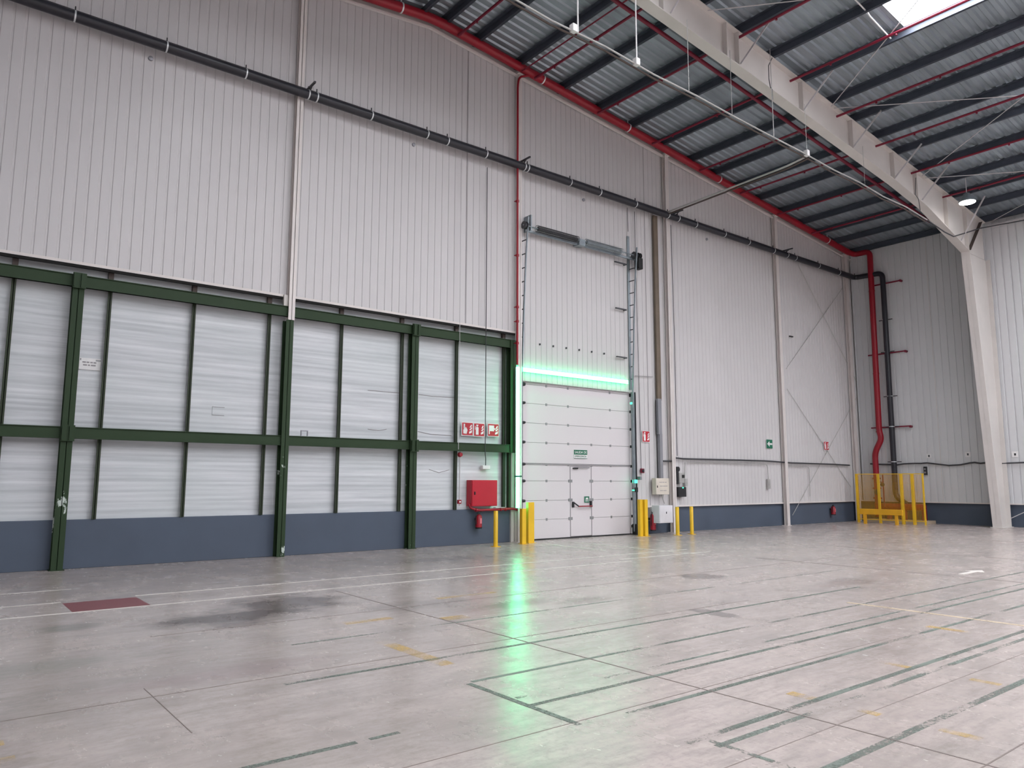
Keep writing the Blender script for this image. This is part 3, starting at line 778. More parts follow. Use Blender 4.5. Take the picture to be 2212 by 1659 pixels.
# ------------------------------------------------------------------ signs
def plate(t, m, px0, py0, px1, py1, Y, name='plate', bevel=0, th=.006):
    x0, z0, x1, z1 = on(px0, py0, px1, py1, Y)
    return B(x0, Y, z0, x1, Y+th, z1).build(name, m, t, bevel=bevel), (x0, z0, x1, z1)
def shapes(t, rect, Y, polys, m, name='pictogram'):
    x0, z0, x1, z1 = rect; mb = MB()
    for p in polys: mb.prism([(x0+(x1-x0)*u, Y, z0+(z1-z0)*v) for u, v in p], (0, .004, 0))
    return mb.build(name, m, t)
FLAME = [[(.66, .12), (.9, .2), (.93, .42), (.78, .34), (.66, .28)], [(.68, .4), (.82, .42), (.93, .56), (.9, .66), (.74, .52)], [(.7, .6), (.84, .64), (.92, .8), (.86, .88), (.76, .74)]]
HAND = [[(.12, .12), (.42, .1), (.5, .4), (.44, .56), (.34, .52), (.22, .6), (.1, .4)], [(.14, .5), (.24, .5), (.27, .9), (.14, .92)], [(.28, .5), (.38, .48), (.4, .62), (.3, .66)]]
EXT = [[(.16, .1), (.42, .1), (.42, .66), (.36, .74), (.22, .74), (.16, .66)], [(.22, .78), (.36, .78), (.42, .9), (.2, .92)], [(.08, .5), (.12, .5), (.14, .8), (.1, .8)]]
HOSE = [[(.08, .4), (.56, .4), (.56, .88), (.08, .88)], [(.08, .14), (.16, .14), (.16, .4), (.08, .4)], [(.56, .56), (.7, .5), (.7, .62), (.56, .68)]]
def sign(name, label, rect, Y, base, polys, border=True):
    px0, py0, px1, py1 = rect
    x0, z0, x1, z1 = on(*rect, Y)
    t = thing(name, label, 'sign', ((x0+x1)/2, Y, z0))
    B(x0, Y, z0, x1, Y+.008, z1).build('border', 'swhite', t, bevel=.004)
    e = .018 if border else .004
    B(x0+e, Y-.004, z0+e, x1-e, Y, z1-e).build('plate', base, t)
    shapes(t, (x0+e, z0+e, x1-e, z1-e), Y-.008, polys, 'swhite')
    return t
YSG = 15.86
sign('fire_sign', 'red fire alarm sign with a pressing hand and flames, leftmost of three', (997, 911, 1022, 942), YSG, 'sred', HAND+FLAME)
sign('fire_sign', 'red fire extinguisher sign, middle one of three above the hose cabinet', (1023, 913, 1047, 944), YSG, 'sred', EXT+FLAME)
sign('fire_sign', 'red fire hose sign, rightmost of three above the hose cabinet', (1053, 914, 1078, 944), YSG, 'sred', HOSE+FLAME)
sign('fire_sign', 'red fire extinguisher sign on the cladding right of the loading door', (1387, 930, 1404, 956), 15.76, 'sred', EXT+FLAME)
sign('fire_sign', 'small red extinguisher sign between the slender column and the corner', (1779, 953, 1791, 973), 15.76, 'sred', EXT+FLAME)
sign('exit_sign', 'green sign with white arrow pointing left on the cladding', (1655, 949, 1669, 969), 15.76, 'sgreen',
     [[(.1, .5), (.5, .82), (.5, .6), (.95, .6), (.95, .4), (.5, .4), (.5, .18)]], False)
sign('exit_sign', 'small green exit pictogram on the wicket door above the panic bar', (1262, 1072, 1273, 1086), DY-.02, 'sgreen',
     [[(.25, .15), (.4, .15), (.44, .6), (.6, .6), (.64, .15), (.78, .15), (.74, .8), (.28, .8)]], False)
def text(t, s, x0, x1, z, h, Y, m, name='lettering'):
    cu = bpy.data.curves.new('txt', 'FONT'); cu.body = s; cu.size = 1; cu.extrude = .01; cu.align_x = 'LEFT'
    ob = bpy.data.objects.new('txt', cu); C.objects.link(ob)
    bpy.context.view_layer.update()
    me = bpy.data.meshes.new_from_object(ob.evaluated_get(bpy.context.evaluated_depsgraph_get()))
    bpy.data.objects.remove(ob); bpy.data.curves.remove(cu)
    xs = [v.co.x for v in me.vertices]; ys_ = [v.co.y for v in me.vertices]
    sx = (x1-x0)/(max(xs)-min(xs)); sy = h/(max(ys_)-min(ys_))
    o = ORG[t.name]
    for v in me.vertices:
        x, y, zz = v.co
        v.co = Vector((x0+(x-min(xs))*sx, Y-zz*.3, z+(y-min(ys_))*sy))-o
    me.materials.clear(); me.materials.append(M[m]); me.name = name
    ob = bpy.data.objects.new(name, me); C.objects.link(ob); ob.parent = t; ORG[ob.name] = o
    return ob
x0, z0, x1, z1 = on(1240, 971.5, 1268.5, 991, DY-.02)
t = thing('door_sign', 'small green and white emergency exit sign on the loading door above the wicket', 'sign', ((x0+x1)/2, DY-.02, z0))
B(x0, DY-.02, z0, x1, DY, z1).build('plate', 'swhite', t)
zh = z0+(z1-z0)*.45
B(x0, DY-.024, zh, x1, DY-.02, z1).build('green_field', 'sgreen', t)
B(x0, DY-.023, z0, x1, DY-.02, z0+.012).build('green_edge', 'sgreen', t)
text(t, 'SALIDA DE', x0+.03, x1-.03, zh+.035, (z1-zh)*.5, DY-.026, 'swhite')
text(t, 'EMERGENCIA', x0+.03, x1-.03, z0+.04, (zh-z0)*.42, DY-.022, 'sgreen')
# paper notice, writing too blurred to read
x0, z0, x1, z1 = on(172, 772, 217, 801, 15.93)
t = thing('paper_notice', 'white paper notice with two faded lines taped between green column and mullion', 'notice', ((x0+x1)/2, 15.93, z0))
B(x0, 15.93, z0, x1, 15.945, z1).build('sheet', 'swhite', t)
mb = MB(); w_, h_ = x1-x0, z1-z0
for v, spans in ((.58, ((.14, .3), (.33, .46), (.5, .62), (.65, .78))), (.34, ((.18, .36), (.4, .5), (.54, .76)))):
    for u0, u1 in spans: mb.box(x0+w_*u0, 15.927, z0+h_*v, x0+w_*u1, 15.93, z0+h_*(v+.12))
mb.build('faded_writing', 'seam', t)
MB().box(x0+w_*.02, 15.926, z1-.05, x0+w_*.08, 15.93, z1-.01).box(x0+w_*.75, 15.926, z1-.05, x0+w_*.98, 15.93, z1-.02).build('tape', 'hinge', t)
# four small squares on the right wall
for i, (px, py, s_) in enumerate(((2007, 985, 4.5), (2091, 981.5, 5.5), (2193, 981.5, 6.5))):
    a, b = atX(px-s_, py+s_, WB-.13), atX(px+s_, py-s_, WB-.13)
    t = thing('number_plate', 'small white square plate on the right wall, %s' % ('nearest the corner', 'just left of the tapered column', 'at the right edge of the picture')[i], 'sign', (WB-.13, a.y, a.z), 'square plates on the right wall')
    B(WB-.14, b.y, a.z, WB-.13, a.y, b.z).build('plate', 'swhite', t)
    cy_, cz_ = (a.y+b.y)/2, (a.z+b.z)/2
    B(WB-.145, cy_-.03, cz_-.04, WB-.14, cy_+.03, cz_+.04).build('mark', 'dsteel', t)

# alarm, call point, conduits
def conduit(label, pts, r=.012, m='conduit', name='conduit', rad=.08, parts=None):
    o = MB().tube(curve_pts([Vector(p) for p in pts], rad), r, 8).build(name, m, smooth=True)
    return tag(o, label, 'cable' if name == 'cable' else 'conduit')
xa = cx(993.5, 1000, 15.80)
conduit('thin white conduit running down to the red call point left of the signs', [(xa, 15.80, zm(2.4, 15.8)), (xa, 15.80, .98)], .014, 'rod')
conduit('thin pale cable running down the cladding above the red call point', [(cx(996, 300, 15.64), 15.64, roofz(10.8)-.3), (cx(993, 735, 15.64), 15.64, zm(5.25, 15.64)), (cx(993, 735, 15.64), 15.64, zm(2.4, 15.64))], .007, 'rod', 'cable')
p = atY(994, 982, 15.78)
tag(MB().lathe((p.x, 15.78, p.z), [(.02, -.05), (.05, -.045), (.065, 0), (.065, .03)], 20, 'Y').build('alarm_bell', 'red', smooth=True), 'round red fire alarm sounder on the conduit left of the hose cabinet', 'alarm')
p = atY(993, 1084, 15.78)
t = thing('call_point', 'small red square call point at the foot of the white conduit', 'alarm', (p.x, 15.8, p.z-.05))
B(p.x-.05, 15.77, p.z-.05, p.x+.05, 15.83, p.z+.05).build('body', 'red', t, bevel=.006)
B(p.x-.02, 15.765, p.z-.02, p.x+.025, 15.77, p.z+.02).build('glass', 'swhite', t)
p = atY(1051, 1009.5, 15.8)
xw = p.x
t = thing('emergency_light', 'white emergency light hanging on the ribbed panel above the hose cabinet', 'lamp', (p.x, 15.9, p.z-.05))
B(p.x-.12, 15.8, p.z-.05, p.x+.12, 15.92, p.z+.05).build('body', 'swhite', t, bevel=.01)
B(p.x-.11, 15.79, p.z-.04, p.x+.11, 15.8, p.z+.02).build('diffuser', 'swhite', t)
conduit('thin dark cable down the wall to the white emergency light', [(cx(1050, 700, 15.64), 15.64, zm(10.2, 15.64)), (cx(1050, 700, 15.64), 15.64, zm(2.3, 15.64)), (xw, 15.84, zm(2.2, 15.84)), (xw, 15.84, p.z+.04)], .011, 'cable', 'cable')
p = atY(654, 937, 15.8)
t = thing('cable_bracket', 'small grey metal bracket frame on the middle green beam right of the chipped column', 'bracket', (p.x, 15.7, p.z-.06))
mb = MB(); mb.box(p.x-.08, 15.7, p.z+.05, p.x+.08, 15.74, p.z+.07).box(p.x-.08, 15.7, p.z-.05, p.x-.065, 15.74, p.z+.05).box(p.x+.065, 15.7, p.z-.05, p.x+.08, 15.74, p.z+.05)
mb.build('frame', 'duct', t)
x0, z0, x1, z1 = on(459, 878, 484, 898, 15.94)
t = thing('faded_plate', 'faint pale square plate on the ribbed panel left of the chipped column', 'plate', ((x0+x1)/2, 15.94, z0))
B(x0, 15.935, z0, x1, 15.95, z1).build('plate', 'panel', t)
MB().box(x0, 15.932, z1-.015, x1, 15.935, z1).box(x0, 15.932, z0, x1, 15.935, z0+.01).build('edge', 'hinge', t)
# creases in the ribbed panels
for i, (pts, lab) in enumerate([([(795, 843), (865, 849)], 'thin dark crease in the ribbed panel right of the chipped column'), ([(905, 852), (935, 856), (982, 859)], 'long dark crease in the panel right of the middle green column'),
        ([(903, 932), (930, 938), (975, 941)], 'dark crease low in the upper panel, above the middle beam'), ([(927, 1014), (948, 1021), (970, 1015)], 'sagging dark crease in the lower panel left of the call point'), ([(795, 927), (818, 930), (835, 927)], 'short crease in the panel just above the middle beam')]):
    tag(MB().tube([atY(px, py, 15.945) for px, py in pts], .008, 6).build('panel_crease', 'seam'), lab, 'crease', 'creases in the white panels')

# ================================================================== BOLLARDS AND CORNER GUARDS
def bollard(x, y, h, label, r=.055):
    t = thing('yellow_bollard', label, 'bollard', (x, y, 0), 'yellow bollards')
    MB().tube([(x, y, 0), (x, y, h-.01), (x, y, h)], [r, r, r*.85], 18).build('post', 'yellow', t, smooth=True)
    B(x-.09, y-.09, 0, x+.09, y+.09, .012).build('base_plate', 'yellow', t)
bollard(11.27, 14.95, .87, 'yellow round bollard standing in front of the hose cabinet')
bollard(18.05, 14.85, .84, 'yellow round bollard just right of the white column by the door')
bollard(18.72, 14.85, .84, 'yellow round bollard further right of the white column, alone')
def guard(px, x, y, h, w_, label):
    t = thing('corner_guard', label, 'guard', (x, y, 0), 'yellow corner guards')
    MB().prism([(x-w_/2, y-.03, 0), (x+w_/2, y-.03, 0), (x+w_/2, y+.07, 0), (x+w_/2-.012, y+.07, 0), (x+w_/2-.012, y-.018, 0), (x-w_/2+.012, y-.018, 0), (x-w_/2+.012, y+.07, 0), (x-w_/2, y+.07, 0)], (0, 0, h)).build('channel', 'yellow', t, bevel=.004)
    B(x-w_/2-.03, y-.08, 0, x+w_/2+.03, y+.1, .012).build('base_plate', 'yellow', t)
guard(0, 12.30, 15.13, .90, .13, 'yellow steel guard at the left of the loading door, shorter front one')
guard(0, 12.68, 15.3, 1.05, .2, 'yellow steel guard at the left of the loading door, taller rear one')
guard(0, 16.82, 15.20, 1.07, .13, 'yellow steel guard at the right of the loading door, left half of the pair')
guard(0, 16.97, 15.14, 1.07, .13, 'yellow steel guard at the right of the loading door, right half of the pair')

# ================================================================== RIGHT OF DOOR
x0, z0, x1, z1 = on(1411, 465, 1421, 862, 15.7)
tag(B(x0, 15.68, zm(4.2, 15.7), x0+.14, 15.76, PZ-.05).box(x0+.14, 15.68, zm(4.2, 15.7), x0+.19, 15.76, PZ-.05).build('downpipe', 'downpipe', bevel=.01), 'tall brown downpipe from the black pipe, left of the third white column', 'pipe')
t = thing('cable_duct', 'grey metal duct below the brown downpipe leading to the cream box', 'duct', (x0+.1, 15.72, 1.7))
xd = cx(1424, 900, 15.7)
B(xd-.09, 15.66, zm(3.1, 15.7), xd+.08, 15.76, zm(4.25, 15.7)).build('upper_section', 'duct', t, bevel=.005)
B(xd-.04, 15.66, 1.68, xd+.09, 15.76, zm(3.12, 15.7)).build('lower_section', 'duct', t, bevel=.005)
MB().tube([(xd-.12, 15.72, 1.68), (xd-.13, 15.72, zm(4.2, 15.7))], .012, 8).build('side_cable', 'black', t)
x0, z0, x1, z1 = on(1417, 1033, 1446, 1068, 15.55)
t = thing('electrical_box', 'cream electrical box with three lines of writing left of the white column', 'box', ((x0+x1)/2, 15.6, z0))
B(x0, 15.55, z0, x1, 15.72, z1).build('body', 'box', t, bevel=.008)
mb = MB()
for v, spans in ((.74, ((.25, .45), (.48, .62), (.66, .8))), (.5, ((.28, .5), (.53, .86))), (.22, ((.3, .5), (.54, .78)))):
    for u0, u1 in spans: mb.box(x0+(x1-x0)*u0, 15.546, z0+(z1-z0)*v, x0+(x1-x0)*u1, 15.55, z0+(z1-z0)*(v+.035))
mb.build('writing', 'seam', t)
B(x0+.04, 15.53, z0+(z1-z0)*.42, x0+.06, 15.55, z0+(z1-z0)*.55).build('latch', 'dsteel', t)
conduit('pale cable dropping from the cream box to the white cabinet', [(x0+.38, 15.66, z0+.05), (x0+.38, 15.62, z0-.15), (x0+.46, 15.62, z0-.28)], .014, 'conduit', 'cable')
x0, z0, x1, z1 = on(1424, 1092, 1454, 1129, 15.3)
t = thing('white_cabinet', 'white metal cabinet fixed low on the plinth beside the white column', 'cabinet', ((x0+x1)/2, 15.5, z0))
B(x0, 15.3, z0, x1, 15.6, z1).build('body', 'whitebox', t, bevel=.008)
B(x0+.02, 15.29, z0+.02, x1-.02, 15.3, z1-.02).build('door', 'whitebox', t, bevel=.004)
B(x0+.3, 15.275, z0+.28, x0+.32, 15.29, z0+.34).build('latch', 'dsteel', t)
B(x0-.14, 15.76, z0+.02, x0, 15.84, z1-.02).build('side_panel', 'duct', t)
B(x0+.1, 15.6, z0+.05, x1-.1, 15.88, z1-.05).build('rear_mount', 'whitebox', t)
# alarm + controls left of it
p = atY(1387, 1017, 15.74)
t = thing('alarm_sounder', 'small dark red alarm sounder right of the loading door', 'alarm', (p.x, 15.74, p.z-.07))
MB().box(p.x-.07, 15.7, p.z-.07, p.x+.07, 15.76, p.z+.07).build('body', 'redp', t, bevel=.01)
MB().lathe((p.x+.0, 15.7, p.z), [(.02, -.03), (.045, -.02), (.05, 0)], 16, 'Y').build('horn', 'dark', t, smooth=True)
conduit('thin cable down the smooth cladding to the dark red sounder', [(p.x-.1, YS-.02, zm(10.3, YS)), (p.x-.02, YS-.02, p.z+.06)], .008, 'cable', 'cable')
conduit('thin cable beside the right door track, from the black pipe', [(cx(1355, 505, YS), YS-.02, zm(10.35, YS)), (cx(1355, 505, YS)+.02, YS-.02, 9.5)], .008, 'cable', 'cable')
conduit('thin level cable on the smooth cladding right of the door', [atY(1372, 812, 15.75), atY(1410, 814, 15.75)], .01, 'seam', 'cable')
for i, (px, py, w_, h_, mm, nm, lab) in enumerate([(1375, 1040, .04, .10, 'ledspot', 'indicator_or_glint', 'small glowing green indicator beside the right door track'), (1369, 1059, .03, .03, 'ledspot', 'indicator_or_glint', 'tiny glowing green dot low on the right door track'),
        (1376, 1058, .06, .14, 'dark', 'push_button_box', 'small black push button box beside the right door track'), (1384, 1033, .08, .1, 'duct', 'switch_box', 'small grey switch box under the dark red sounder'),
        (1364.5, 871, .02, .06, 'ledspot', 'indicator_or_glint', 'added glowing speck for a green glint high on the right door track')]):  # last entry is no lamp: a glowing block added as a reflected glint
    p = atY(px, py, 15.64)
    tag(B(p.x-w_/2, 15.62, p.z-h_/2, p.x+w_/2, 15.78 if px > 1370 else 15.7, p.z+h_/2).build(nm, mm, bevel=.005), lab, 'lamp' if mm == 'ledspot' else 'switch')
# devices right of the white column
p0, p1 = atY(1460, 1012, 15.7), atY(1475, 1046, 15.7)
t = thing('control_unit', 'grey and black control unit hanging right of the white column', 'control box', ((p0.x+p1.x)/2, 15.75, p1.z))
B(p0.x, 15.66, p1.z, p0.x+.09, 15.78, p0.z-.08).build('back_box', 'dark', t, bevel=.01)
B(p0.x+.07, 15.62, p1.z+.04, p1.x, 15.78, p0.z-.14).build('front_box', 'conduit', t, bevel=.01)
MB().tube([(p0.x+.1, 15.68, p0.z-.02), (p0.x+.1, 15.8, p0.z-.02)], .08, 16).build('siren', 'dark', t, smooth=True)
B(p0.x+.2, 15.60, p0.z-.3, p0.x+.3, 15.62, p0.z-.2).build('display', 'black', t)
p0, p1 = atY(1461, 1052, 15.7), atY(1479, 1073, 15.7)
t = thing('charger_box', 'black box with green light under the control unit', 'control box', ((p0.x+p1.x)/2, 15.75, p1.z))
B(p0.x, 15.62, p1.z, p1.x, 15.78, p0.z).build('body', 'dark', t, bevel=.012)
B(p0.x+.2, 15.61, p0.z-.04, p0.x+.25, 15.62, p0.z-.01).build('green_light', 'ledspot', t)
p0, p1 = atY(1478, 1034, 15.74), atY(1484, 1050, 15.74)
tag(B(p0.x, 15.7, p1.z, p1.x, 15.78, p0.z).box(p0.x+.06, 15.69, p1.z+.08, p1.x-.01, 15.7, p0.z-.1).build('socket_box', 'conduit', bevel=.006), 'small grey socket box with cable above, right of the control unit', 'socket')
p0, p1 = atY(1657, 1035, 15.74), atY(1663, 1056, 15.74)
tag(B(p0.x, 15.7, p1.z, p1.x, 15.78, p0.z).box(p0.x+.04, 15.69, p1.z+.12, p1.x-.02, 15.7, p0.z-.02).build('socket_box', 'conduit', bevel=.006), 'small grey socket box below the green arrow sign', 'socket')
def wpts(l, Y): return [atY(a, b, Y) for a, b in l]
o = MB().tube(wpts([(1432, 996), (1452, 996), (1458, 989), (1475, 991), (1510, 992), (1550, 993), (1600, 994), (1650, 995.5), (1685, 998), (1710, 1000), (1740, 1001), (1770, 1002), (1800, 1003), (1835, 1005)], 15.7), .028, 8).build('cable', 'cable', smooth=True)
tag(o, 'thick dark cable along the left wall from the third white column to the corner', 'cable')
o = MB().tube([atX(a, b, 31.1) for a, b in ((1880, 1002), (1905, 1003), (1938, 1004), (1952, 1002), (1972, 1001), (1990, 1001), (2002, 1000), (2020, 1002), (2050, 1005.5), (2075, 1004), (2095, 1000), (2105, 999), (2118, 1001), (2135, 999), (2165, 1001), (2212, 999), (2300, 1001))], .028, 8).build('cable', 'cable', smooth=True)
tag(o, 'thick dark cable sagging along the right wall behind the risers', 'cable')
for l, lab in (([(1485, 999), (1530, 998.5), (1590, 1001), (1655, 1003), (1658, 1008), (1660, 1036)], 'thin grey conduit below the dark cable ending at the socket under the arrow sign'),
               ([(1480, 999), (1479, 1034)], 'short thin conduit dropping to the socket box beside the control unit'),
               ([(1704, 1007), (1744, 1008), (1748, 1012), (1750, 1072)], 'thin conduit stepping down right of the slender column'),
               ([(1449, 486), (1456, 700), (1463, 985)], 'thin dark cable down the right side of the third white column')):
    pts = wpts(l, 15.73)
    conduit(lab, pts, .014 if len(l) != 3 else .01, 'conduit' if len(l) != 3 else 'cable', rad=.05)
# wall x-bracing rods in the last bay
for a, b, lab in (((1712, 1113), (1857, 846), 'thin diagonal wall bracing rod rising from the slender column foot to the corner'), ((1857, 838), (1724, 572), 'thin diagonal wall bracing rod from the corner up under the black pipe'),
                  ((1698, 797), (1838, 596), 'thin diagonal wall bracing rod rising from the slender column to the pipe corner'), ((1700, 840), (1838, 1052), 'faint diagonal wall bracing rod down to the corner')):
    tag(MB().tube([atY(*a, 15.765), atY(*b, 15.765)], .011, 6).build('wall_brace', 'conduit'), lab, 'brace', 'wall bracing rods')
p0, p1 = atX(1996, 1008, WB-.14), atX(2004, 1026, WB-.14)
t = thing('wall_socket', 'dark double socket panel on the right wall above the yellow enclosure', 'socket', (WB-.14, p0.y, p1.z))
B(WB-.22, p1.y, p1.z, WB-.13, p0.y, p0.z).build('body', 'dark', t, bevel=.01)
for z in (.3, .7):
    zz = p1.z+(p0.z-p1.z)*z
    MB().lathe((WB-.22, (p0.y+p1.y)/2, zz), [(.035, -.01), (.035, .01)], 14, 'X').build('outlet', 'seam', t)

# ================================================================== VALVE ENCLOSURE
FX = 29.75
def fy(px): return atX(px, 1080, FX).y
ya, ym_, yb_, yc_, yd_ = fy(1853), fy(1901), fy(1950), fy(1974), fy(1999)
HT = 1.93
def post(t, x, y, h, w_=.06, m='yellow', z0=0, name='post'): return B(x-w_/2, y-w_/2, z0, x+w_/2, y+w_/2, h).build(name, m, t)
def meshp(t, x, y0, y1, z0, z1, along='Y'):
    mb = MB(); s = .05
    n1 = max(2, int(abs(y1-y0)/s)); n2 = int((z1-z0)/s)
    for i in range(1, n1):
        yy = y0+(y1-y0)*i/n1
        mb.box(*((x-.0025, yy-.004, z0, x+.0025, yy+.004, z1) if along == 'Y' else (yy-.004, x-.0025, z0, yy+.004, x+.0025, z1)))
    for i in range(1, n2):
        zz = z0+(z1-z0)*i/n2
        mb.box(*((x-.0025, y0, zz-.004, x+.0025, y1, zz+.004) if along == 'Y' else (y0, x-.0025, zz-.004, y1, x+.0025, zz+.004)))
    return mb.build('mesh_infill', 'yellowp', t)
for (y0, y1), lab in (((ya, ym_), 'yellow mesh fence panel nearest the corner, in front of the red riser'), ((ym_, yb_), 'yellow mesh fence panel in the middle, in front of the black riser'),
                      ((yb_, yc_), 'narrow yellow mesh gate panel right of the middle fence panel'), ((yc_, yd_), 'yellow mesh fence panel at the right end of the enclosure')):
    t = thing('mesh_panel', lab, 'fence panel', (FX, (y0+y1)/2, 0), 'yellow enclosure panels')
    post(t, FX, y0, HT, .08 if y0 != ym_ else .05); 
    post(t, FX, y1+.045, HT, .05)
    MB().box(FX-.02, y1, HT-.03, FX+.02, y0, HT).build('top_rail', 'yellow', t)
    MB().box(FX-.02, y1, .12, FX+.02, y0, .15).build('bottom_rail', 'yellow', t)
    meshp(t, FX, y1+.05, y0-.03, .15, HT-.03)
# crash barrier in front
BX = 28.9
t = thing('crash_barrier', 'orange-yellow low crash barrier beam on two legs in front of the enclosure', 'barrier', (BX, 14, 0))
y0, y1 = atX(1857, 1106, BX).y, atX(1950, 1106, BX).y
zt, zb = atX(1900, 1100, BX).z, atX(1900, 1112, BX).z
B(BX-.05, y1, zb, BX+.05, y0, zt).build('beam', 'yellowp', t, bevel=.008)
for px in (1869, 1937):
    yy = atX(px, 1120, BX).y
    B(BX-.04, yy-.05, 0, BX+.04, yy+.05, zb).build('leg', 'yellowp', t)
# valves behind
t = thing('valve_set', 'red sprinkler valve assembly inside the yellow enclosure', 'valve', (30.9, 14.5, 0))
yr = riser[-1].y
MB().tube([(30.95, yr, .75), (30.95, yr, .2)], .13, 16).build('valve_body', 'red', t, smooth=True)
MB().tube([(30.95, 13.2, .62), (30.95, yr, .62)], .13, 16).build('manifold', 'red', t, smooth=True)
for yy in (13.25, 14.0, 14.6):
    MB().tube([(30.95, yy, .62), (30.95, yy, .12)], .1, 14).build('leg_pipe', 'redp', t, smooth=True)
for z in (1.75, 1.35, .95):
    MB().tube([(30.95, yr, z-.025), (30.95, yr, z+.025)], .17, 16).build('valve_flange', 'red', t)
MB().tube([(30.75, yr-.35, .6), (30.75, yr-.35, 1.9)], .025, 8).tube([(30.75, yr-.38, 1.6), (30.75, yr-.05, 1.6)], .02, 8).build('trim_pipe', 'redp', t)
MB().lathe((30.7, yr-.35, 1.5), [(.02, -.02), (.08, -.02), (.08, .02), (.02, .02)], 16, 'X').build('gauge', 'dark', t)
MB().lathe((30.72, yr-.1, 1.2), [(.09, -.02), (.12, 0), (.09, .02)], 16, 'X').build('hand_wheel', 'dark', t)
MB().box(30.45, 12.95, 0, 31.2, yr+.3, .12).build('concrete_base', 'concrete', t)

# ================================================================== OVERHEAD CONDUIT WITH HANGERS
YK = 10.2
t = thing('hanging_conduit', 'long pale conduit hung below the cream rafter, running the length of the roof', 'conduit', (18, YK, 10.4))
cp = [Vector((x, YK, 10.60-.0205*(x-8)+.03*math.sin(x*1.9))) for x in [0+1.5*i for i in range(18)]]
MB().tube(cp, .02, 8).build('conduit_tube', 'conduit', t, smooth=True)
MB().tube([p+Vector((0, .06, -.045)) for p in cp], .022, 8).build('lower_tube', 'brown', t, smooth=True)
def cz(x): return 10.60-.0205*(x-8)
for px, py in ((1238, 67), (1374, 140), (1742, 338)):
    x = atY(px, py, YK).x
    B(x-.06, YK-.07, cz(x)-.04, x+.06, YK+.05, cz(x)+.12).build('junction_box', 'swhite', t, bevel=.01)
for px, py, thk in ((1247, 67, .017), (1374, 138, .017), (1487, 203, .008), (1580, 248, .008), (1670, 295, .012), (1742, 338, .006), (1867, 400, .006)):
    x = atY(px, py, YK).x
    zt = roofz(x)-.02 if thk > .01 else 12.3-.09*(x-13)
    MB().tube([(x, YK-.02, cz(x)), (x, YK-.02, zt)], thk, 6).build('hanger_rod', 'swhite' if thk > .015 else 'conduit', t)
xb_ = cx(1740, 345, YK)
t = thing('branch_conduit', 'conduit crossing under the roof from the hanging conduit to the third white column', 'conduit', (xb_, 13, 10.2))
q = atY(1432, 462, 15.66)
cv = curve_pts([Vector((xb_+.15, YK, cz(18))), Vector((xb_-.05, YK+.5, 10.22)), Vector((q.x, q.y, q.z))], .3)
MB().tube(cv, .028, 8).build('conduit_tube', 'conduit', t, smooth=True)
MB().tube([p+Vector((.05, 0, -.05)) for p in cv], .026, 8).build('lower_tube', 'brown', t, smooth=True)
# cable down the rafter face
tag(MB().tube([atY(a, b, YR-.2) for a, b in ((1668, 125), (1660, 142), (1661, 170), (1664, 188), (1668, 193), (1669, 215))], .012, 6).build('cable', 'cable'), 'thin dark cable looping down the face of the cream rafter', 'cable')
tag(MB().tube([atY(a, b, YR-.2) for a, b in ((1978, 384), (1977, 420), (1984, 430), (1988, 455))], .012, 6).build('cable', 'cable'), 'thin dark cable down the lower end of the cream rafter', 'cable')
tag(MB().tube([atY(2004, 476, YR-.2), atY(2040, 501, YR-.2), atY(2060, 511, YR-.22), atY(2118, 493, YR-.3), Vector((31.0, 9.0, 11.12)), Vector((31.0, 5, 11.12))], .022, 8).build('cable', 'cable'), 'dark cable following the rafter knee and the top of the right wall', 'cable')
tag(B(30.85, Y0, 11.15, 31.1, YR-.3, 11.2).build('eave_rail', 'rod'), 'pale steel rail along the top of the right wall at the eave', 'rail')

# ================================================================== HIGH BAY LAMP
lx, ly = 27.3, 9.6
zl = atY(2088, 436, ly).z
t = thing('high_bay_lamp', 'bright round high bay lamp hanging under the roof near the right end of the rafter', 'lamp', (lx, ly, zl))
MB().lathe((lx, ly, zl), [(.26, 0), (.27, .02), (.25, .08), (.14, .2), (.1, .3), (.03, .34)], 24).build('housing', 'steel', t, smooth=True)
MB().lathe((lx, ly, zl-.03), [(.2, 0), (.245, .01), (.245, .035)], 24).build('lens', 'lampglow', t, smooth=True)
MB().tube([(lx, ly, zl+.33), (lx, ly, roofz(lx)+.2)], .012, 6).build('hanger', 'rod', t)

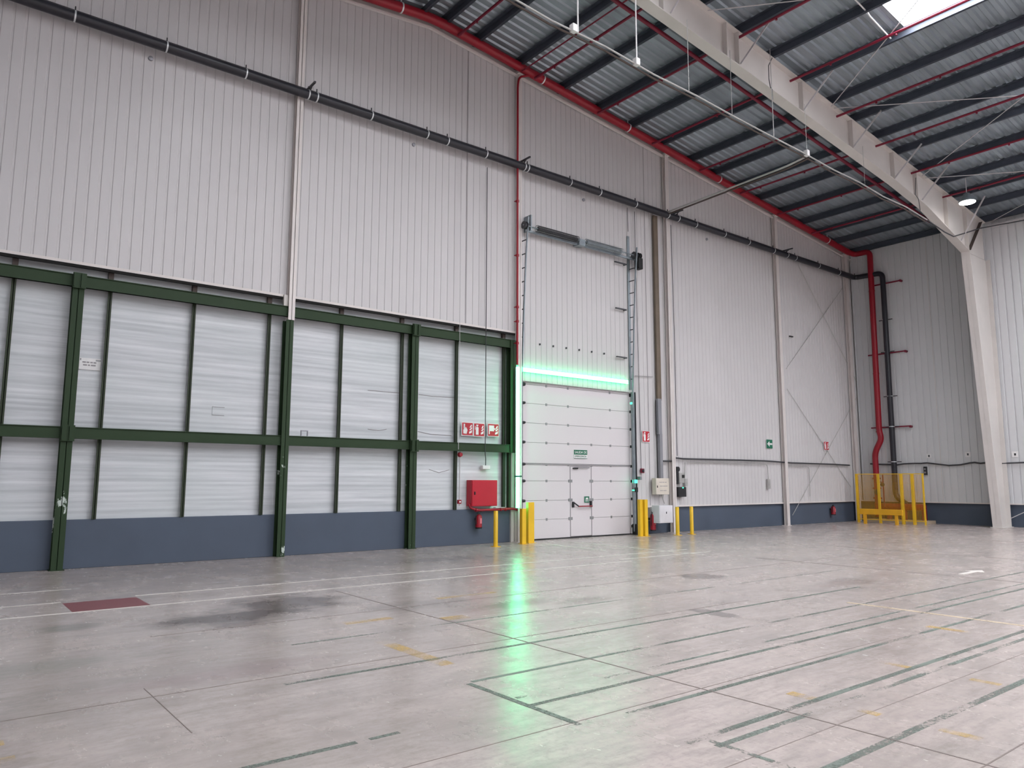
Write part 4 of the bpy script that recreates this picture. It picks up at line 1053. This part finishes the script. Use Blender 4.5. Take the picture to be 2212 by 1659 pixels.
# ================================================================== SMALL THINGS ON THE WALLS
for (px, py), lab in (((325, 127), 'small round grey fixing under the black pipe in the left bay'), ((893, 313), 'small round grey fixing under the black pipe in the second bay'),
        ((1260, 432), 'small round grey fixing under the black pipe above the loading door'), ((1526, 517), 'small round grey fixing under the black pipe in the fourth bay')):
    p = atY(px, py, YS)
    tag(MB().lathe((p.x, YS, p.z), [(.02, -.05), (.045, -.04), (.05, 0)], 14, 'Y').build('wall_fixing', 'duct', smooth=True), lab, 'fixing')
for i, (px, py) in enumerate(((1166, 744), (1195, 748), (1223, 752), (1251, 756), (1278, 760), (1305, 764))):
    p = atY(px, py, YS)
    tag(B(p.x-.012, YS-.03, p.z-.025, p.x+.012, YS+.02, p.z+.025).build('cladding_stud', 'dsteel'), 'tiny dark stud in the row above the green light, %s from the left' % ORD[i], 'stud', 'studs above the door')
p = atY(1708, 727, YS)
tag(B(p.x-.12, YS-.04, p.z-.02, p.x+.12, YS, p.z+.02).build('small_bar', 'black'), 'small black bar on the cladding right of the slender column', 'bracket')
# white services on the right wall beside the tapered column
a, b = atX(2122, 590, 31.05), atX(2150, 965, 31.05)
yy = (a.y+b.y)/2
t = thing('wall_pipe', 'pale vertical pipe on the right wall just right of the tapered column', 'pipe', (31.05, b.y, b.z))
MB().tube([(31.05, a.y, a.z), (31.05, b.y, b.z)], .035, 10).build('pipe_run', 'rod', t, smooth=True)
for k in (.02, .4, .62, .9):
    q = a+(b-a)*k
    MB().box(30.98, q.y-.12, q.z-.05, 31.15, q.y+.06, q.z+.05).build('pipe_clamp', 'flash', t)
a, b = atX(2172, 1125, 31.1), atX(2212, 1107, 31.1)
tag(MB().tube([a, a+(b-a)*6], .015, 6).build('wall_brace', 'rod'), 'thin white bracing rod from the tapered column foot to the right edge', 'brace', 'wall bracing rods')
# pale conduit in the roof beside the roof light
def onroof(px, py, off):
    v = ray(px, py); c = 13.6+.1035*RIDGE+off
    t_ = (c-H)/(v.z+.1035*v.x); return Vector((v.x*t_, v.y*t_, v.z*t_+H))
tag(MB().tube([onroof(*q, .05) for q in ((1820, -30), (1848, 0), (1874, 27), (1879, 35), (1924, 83))], .018, 8).build('roof_conduit', 'swhite'), 'short white conduit under the deck left of the bright roof light', 'conduit')
